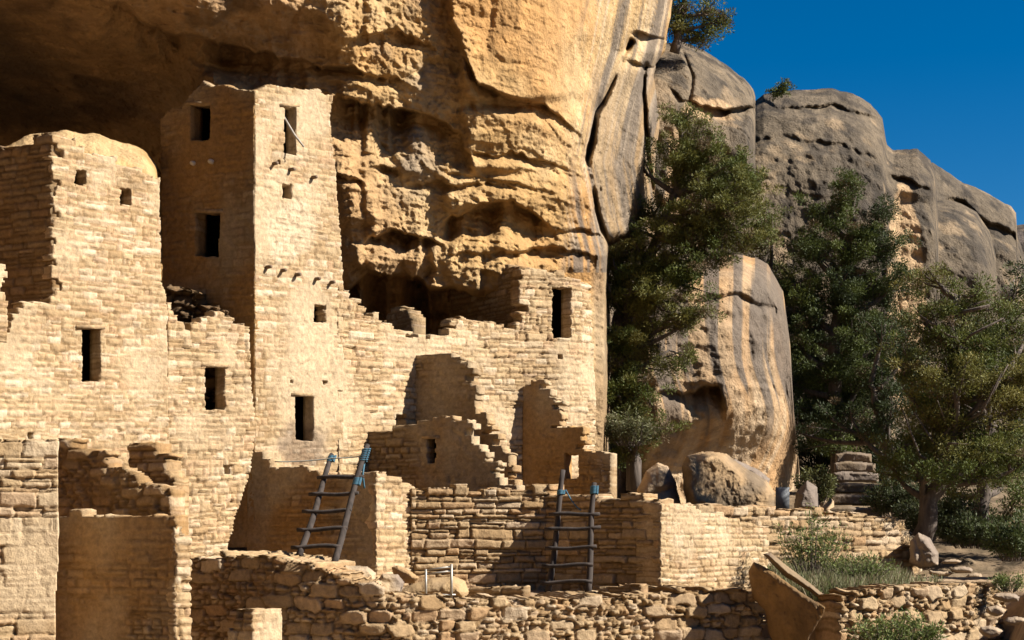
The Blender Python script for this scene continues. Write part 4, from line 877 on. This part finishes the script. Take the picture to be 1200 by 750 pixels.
def tree(name, label, trunk, lobes, clumps=60, per=60, size=.11, cr=.30, cola=GREEN, colb=OLIVE, seed=1, tr=.22, cat="tree", group="trees below the cliff", deadw=0, twig=True):
    """trunk: list of (px, py, D); lobes: (px, py, D, rx, ry) in photo pixels"""
    rs = np.random.RandomState(seed)
    T_ = np.array([WP(*t) for t in trunk]); root = thing(name, label, cat, tuple(T_[0]), group)
    # smooth trunk
    tt = np.linspace(0, len(T_) - 1, 14); TP = np.stack([np.interp(tt, range(len(T_)), T_[:, k]) for k in range(3)], -1)
    TP[1:-1] += rs.normal(size=(12, 3)) * tr * .25
    parts = [tube(TP, np.linspace(tr, tr * .35, 14), 10, jit=.12, seed=seed)]
    C_, R_, K_ = [], [], []
    per = int(per * 1.35); size = size * .78
    for (px, py, D, rx, ry) in lobes:
        c = WP(px + rs.normal() * 3, py + rs.normal() * 3, D); sx, sz = rx * D / F, ry * D / F; sy = (sx + sz) * .5
        # limb
        j = int(np.clip(np.argmin(np.linalg.norm(TP - (c - np.array([0, 0, sz * 1.5])), axis=1)), 1, 13)); s0 = TP[j]
        m = (s0 + c) / 2 + np.array([rs.normal() * .2, rs.normal() * .2, -.15 * np.linalg.norm(c - s0)])
        bz = [(1 - k) ** 2 * s0 + 2 * k * (1 - k) * m + k * k * c for k in np.linspace(0, 1, 8)]
        r0 = tr * .42; parts.append(tube(bz, np.linspace(r0, r0 * .3, 8), 7, jit=.1, seed=seed + int(px)))
        sx, sz, sy = sx * 1.1, sz * 1.1, sy * 1.1; n = max(8, int(clumps * 1.5 * (sx * sz)))
        ns = max(5, n // 6); cl = []; cr_l = []
        for i in range(ns):
            dv = rs.normal(size=3); dv[2] += .25; dv /= np.linalg.norm(dv); ln_ = rs.uniform(.75, 1.2)
            e = c + dv * ln_ * np.array([sx, sy, sz]); k0 = bz[rs.randint(4, 8)]; mm = (k0 + e) / 2 + rs.normal(size=3) * .10 - np.array([0, 0, .08])
            pb = [(1 - k) ** 2 * k0 + 2 * k * (1 - k) * mm + k * k * e for k in np.linspace(0, 1, 6)]
            if twig: parts.append(tube(pb, np.linspace(.030, .007, 6), 5, cap=False))
            for k in np.linspace(.42, 1.03, max(4, n // ns)):
                q_ = (1 - k) ** 2 * k0 + 2 * k * (1 - k) * mm + k * k * e
                cl.append(q_ + rs.normal(size=3) * np.array([.16, .16, .09])); cr_l.append((1.25 - .55 * k) * rs.uniform(.7, 1.2) * cr)
        n = len(cl); C_.append(np.array(cl)); R_.append(np.array(cr_l))
        f = np.clip(rs.normal(.45, .3) + rs.normal(size=(n, 1)) * .2, 0, 1); f2 = (rs.rand(n, 1) < .08)
        K_.append((cola * (1 - f) + colb * f) * (1 - f2) + BROWNL * f2)
    for k in range(deadw):
        s0 = TP[rs.randint(4, 13)]; e = s0 + np.array([rs.uniform(-1.6, 1.6), rs.uniform(-1.2, 0), rs.uniform(.1, 1.3)])
        mm = (s0 + e) / 2 + rs.normal(size=3) * .2; parts.append(tube([s0, mm, e], [.05, .03, .010], 6))
    V, Q = merge(parts); make("trunk", V, Q, M_BARK, root, smooth=True)
    V, Q, col = leaves(np.concatenate(C_), np.concatenate(R_), np.concatenate(K_), per, size, rs)
    make("crown", V, Q, M_LEAF, root, np.clip(col, .01, .5))
    return root
tree("juniper_tree", "tallest feathery juniper standing against the cliff edge", [(742, 575, 43), (735, 500, 43), (728, 430, 43.2), (740, 360, 43.4), (765, 290, 43.4), (790, 230, 43.4), (810, 180, 43.5)],
     [(822, 168, 43, 30, 26), (790, 200, 43.3, 34, 30), (840, 215, 43, 40, 34), (868, 245, 43, 34, 28), (800, 250, 42.6, 36, 28), (845, 285, 43, 40, 24), (780, 300, 42.6, 34, 26), (820, 325, 42.6, 34, 24),
      (750, 340, 43, 26, 22), (790, 365, 42.6, 36, 24), (745, 400, 42.8, 30, 22), (785, 412, 42.8, 26, 18), (725, 445, 42.8, 20, 18), (755, 440, 42.5, 30, 18), (735, 485, 42.5, 26, 16), (765, 240, 43.6, 20, 26), (745, 190, 43.8, 14, 24), (728, 300, 43.2, 16, 26), (890, 268, 43.4, 18, 20), (765, 290, 43, 34, 26), (800, 140, 43.4, 16, 12), (860, 200, 43, 26, 22), (760, 370, 43, 30, 24), (720, 400, 43.4, 14, 26), (745, 460, 42.6, 30, 18), (812, 380, 42.6, 22, 18), (860, 265, 42.6, 36, 24), (830, 245, 42.4, 40, 28), (720, 350, 43.2, 18, 24), (770, 330, 42.4, 30, 22), (720, 310, 42.8, 20, 20), (735, 335, 42.6, 24, 20), (724, 385, 42.6, 24, 20), (716, 425, 42.8, 18, 18), (730, 465, 42.4, 26, 16), (758, 500, 42.2, 28, 14), (735, 270, 43.2, 22, 22), (885, 230, 43.6, 18, 20), (725, 520, 42.6, 20, 18)],
     clumps=76, per=90, seed=11, tr=.2, cr=.26, size=.09, deadw=8)
tree("pinyon_tree", "slender green pine filling the gap between the two big junipers", [(905, 600, 53), (903, 450, 53), (905, 250, 53)],
     [(905, 258, 53, 13, 20), (900, 290, 53, 20, 22), (912, 320, 53, 18, 20), (925, 350, 53, 16, 20)], clumps=52, seed=12, tr=.12)
tree("juniper_tree", "broad round juniper rising right of the streaked rock bulge", [(985, 575, 52), (982, 480, 52), (975, 400, 52), (985, 330, 52), (1000, 260, 52)],
     [(1003, 228, 52, 24, 20), (970, 250, 52, 30, 22), (1028, 258, 52, 24, 22), (945, 285, 52, 28, 22), (995, 285, 52, 36, 26), (1040, 292, 52, 20, 20), (935, 330, 52, 24, 26), (975, 335, 52, 34, 26), (1020, 335, 52, 30, 24),
      (950, 380, 52, 32, 26), (1000, 385, 52, 36, 26), (965, 430, 52, 34, 24), (1010, 435, 52, 30, 24), (930, 395, 52, 16, 26), (950, 475, 52, 28, 22), (1000, 480, 52, 30, 22), (965, 515, 52, 24, 18), (1055, 330, 52, 22, 24), (1045, 380, 52, 26, 26), (925, 440, 52, 18, 22)],
     clumps=80, per=80, size=.10, seed=13, tr=.27, cola=DKG, colb=GREEN, deadw=6)
tree("juniper_tree", "wide olive juniper with a leaning grey trunk at the right edge", [(1078, 634, 35), (1090, 590, 35), (1108, 545, 35), (1118, 480, 35), (1115, 400, 35), (1120, 350, 35)],
     [(1098, 330, 35.5, 22, 18), (1125, 350, 35, 28, 20), (1160, 350, 35.5, 34, 24), (1190, 375, 35.5, 34, 26), (1080, 375, 35, 26, 22), (1120, 395, 34.6, 38, 26), (1165, 410, 35, 38, 26), (1068, 420, 35, 26, 24), (1110, 445, 34.5, 38, 26),
      (1160, 460, 34.8, 40, 26), (1200, 440, 35, 30, 30), (1070, 470, 35, 30, 22), (1115, 500, 34.6, 40, 24), (1165, 515, 34.8, 40, 26), (1060, 520, 35, 28, 22), (1100, 548, 34.4, 32, 20), (1150, 565, 35, 34, 22), (1195, 550, 35, 30, 30), (1045, 550, 35.3, 18, 16), (1135, 430, 35, 36, 26), (1090, 500, 35, 30, 24), (1140, 540, 35, 30, 22), (1185, 480, 35, 30, 24)],
     clumps=84, per=74, seed=14, tr=.21, cr=.25, size=.078, cola=GREEN, colb=OLIVE * 1.05, deadw=10)
tree("juniper_tree", "dark shaded juniper behind the leaning trunk at far right", [(1150, 640, 39), (1152, 560, 39), (1165, 450, 39)],
     [(1195, 600, 39, 30, 30), (1150, 610, 40, 26, 24), (1205, 500, 40, 26, 40), (1190, 330, 41, 26, 26), (1205, 380, 41, 24, 40), (1120, 600, 41, 34, 22), (1080, 560, 42, 30, 30), (1175, 560, 40, 34, 26), (1160, 630, 39, 36, 18), (1195, 640, 38.5, 24, 20)], clumps=44, seed=15, cola=DKG, colb=GREEN, deadw=4)
tree("juniper_tree", "dense dark juniper overhanging the stone steps", [(1042, 590, 50), (1040, 520, 50), (1020, 450, 50)],
     [(1045, 480, 50, 30, 34), (1010, 500, 50, 26, 22), (1050, 440, 50, 26, 24), (1060, 400, 50, 22, 20), (1045, 535, 49, 26, 20), (935, 505, 51, 22, 20), (1035, 380, 50, 20, 20), (975, 500, 50, 26, 20)], clumps=44, seed=16, cola=DKG * .9, colb=DKG * 1.2)
tree("pinyon_tree", "bushy pine on the clifftop against the blue sky", [(790, 62, 54.5), (800, 20, 54.5), (805, -20, 54.5)],
     [(800, 4, 54.5, 26, 14), (826, 14, 54.5, 22, 12), (842, 30, 54.5, 15, 8), (800, 30, 54.5, 22, 14), (826, 40, 54.5, 16, 8), (798, -30, 54.5, 34, 20), (788, 20, 54.8, 12, 20)], clumps=34, per=50, seed=17, tr=.16, size=.13, group="pines on the clifftop")
tree("pinyon_tree", "tiny lone pine on the skyline of the great rock dome", [(910, 112, 61.5), (913, 102, 61.5)],
     [(915, 101, 61.5, 5, 4), (911, 105, 61.5, 3, 3)], clumps=70, per=40, seed=18, tr=.05, cr=.12, size=.10, group="pines on the clifftop", twig=False)
tree("juniper_tree", "deep shaded juniper filling the slope behind the stone steps", [(960, 590, 56), (965, 500, 56), (970, 420, 56)],
     [(940, 420, 56, 26, 26), (975, 450, 56, 32, 28), (1010, 420, 56, 32, 28), (940, 480, 56, 30, 26), (985, 510, 56, 34, 26), (1025, 500, 56, 34, 26), (945, 540, 56, 28, 24), (1000, 560, 55, 34, 20), (1045, 545, 56, 30, 24)], clumps=72, per=60, seed=21, cola=DKG, colb=GREEN, size=.14, cr=.36)
tree("juniper_tree", "tall dark juniper between the broad one and the frame edge, partly hidden", [(1100, 590, 54), (1110, 480, 54), (1120, 380, 54)],
     [(1060, 440, 54, 28, 28), (1095, 470, 54, 32, 28), (1135, 450, 54, 34, 30), (1085, 530, 54, 34, 28), (1130, 540, 54, 34, 28), (1175, 520, 54, 34, 30), (1110, 590, 53, 36, 22), (1160, 600, 53, 36, 22), (1200, 450, 54, 30, 40), (1195, 590, 53, 30, 26), (1120, 390, 54, 30, 24), (1170, 400, 54, 30, 26)], clumps=72, per=60, seed=22, cola=DKG, colb=GREEN, size=.14, cr=.36)
tree("juniper_tree", "juniper just beyond the right frame edge shading the stone steps", [(1290, 620, 41), (1292, 500, 41), (1295, 420, 41)],
     [(1290, 400, 41, 50, 40), (1260, 450, 41, 46, 36), (1320, 450, 41, 50, 36), (1285, 510, 41, 60, 36), (1250, 400, 41.5, 36, 30)], clumps=30, per=40, seed=23, size=.14, cr=.4)
tree("juniper_tree", "juniper just beyond the right frame edge shading the upper path", [(1300, 650, 36.5), (1300, 560, 36.5), (1300, 480, 36.5)],
     [(1300, 470, 36.5, 50, 40), (1270, 530, 36.5, 46, 36), (1330, 530, 36.5, 50, 36), (1262, 590, 36, 46, 30), (1320, 590, 36, 46, 30)], clumps=30, per=40, seed=24, size=.14, cr=.4)
# trees screening the bottom of the far rocks
tree("juniper_tree", "small dark juniper low behind the boulders by the ruin's end", [(722, 560, 46), (722, 520, 46)], [(722, 500, 46, 22, 20), (712, 540, 45, 14, 16)], clumps=30, seed=19, cola=DKG, colb=GREEN, tr=.1)

def shrub(name, label, base, D, spread, hgt, stems, per, size, cols, seed, cat="shrub", squash=1., sten=.008):
    rs = np.random.RandomState(seed); b = WP(base[0], base[1], D); root = thing(name, label, cat, tuple(b))
    parts = []; C_ = []
    for i in range(stems):
        a = rs.uniform(0, 2 * math.pi); r = spread * math.sqrt(rs.rand()); s0 = b + np.array([r * .5 * math.cos(a), r * .35 * math.sin(a), -.05])
        e = b + np.array([r * math.cos(a) * 1.1, r * .7 * math.sin(a), hgt * rs.uniform(.45, 1.05) * (1 - .35 * r / spread)]); m = (s0 + e) / 2 + rs.normal(size=3) * .05
        pts = [(1 - k) ** 2 * s0 + 2 * k * (1 - k) * m + k * k * e for k in np.linspace(0, 1, 6)]
        parts.append(tube(pts, np.linspace(sten, sten * .4, 6), 4, cap=False)); C_ += [pts[k] for k in (2, 3, 4, 5)] + [(pts[4] + pts[5]) / 2]
    V, Q = merge(parts); make("stems", V, Q, M_BARK, root)
    C_ = np.array(C_); f = rs.rand(len(C_), 1); K = np.array(cols[0]) * (1 - f) + np.array(cols[1]) * f
    V, Q, col = leaves(C_, np.full(len(C_), .075), K, int(per * .6), size * .9, rs, squash)
    make("foliage", V, Q, M_LEAF, root, np.clip(col, .01, .6)); return root
BG1, BG2 = (.09, .13, .03), (.16, .18, .055)
shrub("green_shrub", "bright green upright shrub on the terrace above the leaning slab", (952, 668), 30.3, .6, 1.15, 42, 20, .065, (BG1, BG2), 31)
shrub("green_shrub", "low green shrub spreading right of the upright one", (1005, 678), 29.6, .6, .5, 36, 18, .06, (BG1, (.14, .16, .05)), 32)
shrub("green_shrub", "loose green bush at the bottom edge below the crumbling wall", (1052, 775), 25.6, .62, .85, 70, 22, .07, (BG1, BG2), 33)
shrub("green_shrub", "small olive bush beside the foot of the stone steps", (955, 590), 40.5, .45, .9, 40, 26, .09, ((.09, .10, .03), (.12, .12, .04)), 34)
shrub("green_shrub", "little weed growing against the end of the crumbling wall", (1182, 690), 28.8, .25, .3, 25, 20, .05, (BG1, BG2), 35)
shrub("green_shrub", "dark green shrub at the right frame edge by the path", (1192, 655), 33, .6, 1.0, 50, 30, .09, ((.05, .07, .02), (.07, .09, .03)), 36)
shrub("green_shrub", "dark bush spreading behind the foot of the leaning trunk", (1100, 628), 37, .9, 1.1, 80, 34, .09, ((.04, .055, .02), (.07, .08, .03)), 41)
shrub("green_shrub", "dark bush between the steps and the leaning trunk", (1055, 606), 39, .8, 1.0, 70, 34, .09, ((.04, .055, .02), (.07, .08, .03)), 42)
shrub("green_shrub", "dark leafy shrub under the far right juniper", (1140, 640), 35.5, .7, .8, 50, 30, .09, ((.045, .06, .02), (.07, .085, .03)), 37)
shrub("green_shrub", "dusty shrub growing among the boulders under the big juniper", (738, 520), 41.5, .6, .9, 50, 26, .09, ((.09, .10, .035), (.13, .12, .06)), 38)
def grass():
    rs = np.random.RandomState(5); n = 30000
    x = rs.uniform(4.2, 9.2, n); y = rs.uniform(28.3, 33.0, n)
    d = fbm(np.stack([x, y, x * 0], -1), .9, 3, 61)
    px = HX + F * x / y
    k = (d > -.12 - .3 * (px < 1010)) & (px > 905) & (px < 1105) & (rs.rand(n) < np.where(px < 1060, 1, .35)); x, y = x[k], y[k]; n = len(x)
    z = ground_z(x, y) - .02; b = np.stack([x, y, z], -1)
    h = rs.uniform(.14, .46, n) * (1 - .5 * sstep(1030, 1080, HX + F * x / y)); lean = rs.normal(size=(n, 2)) * .3
    tip = b + np.stack([lean[:, 0] * h, lean[:, 1] * h, h], -1); a = rs.uniform(0, math.pi, n); w = np.stack([np.cos(a), np.sin(a), a * 0], -1) * .011
    mid = b * .45 + tip * .55 + np.stack([lean[:, 0] * -.03, lean[:, 1] * -.03, h * 0], -1)
    V = np.stack([b - w, b + w, mid + w * .8, mid - w * .8], 1).reshape(-1, 3); V2 = np.stack([mid - w * .8, mid + w * .8, tip + w * .2, tip - w * .2], 1).reshape(-1, 3)
    c1 = np.array([.20, .19, .11]); c2 = np.array([.13, .16, .05]); c3 = np.array([.24, .19, .12]); f = rs.rand(n, 1)
    col = np.where(rs.rand(n, 1) < .3, c3, c1 * (1 - f) + c2 * f); col = np.repeat(col, 4, 0)
    o = make("grass", np.concatenate([V, V2]), np.arange(n * 8).reshape(-1, 4), M_LEAF, None, np.concatenate([col, col]), own=True)
    tag(o, "dry grey green grass covering the terrace", None, None, 'stuff')
grass()
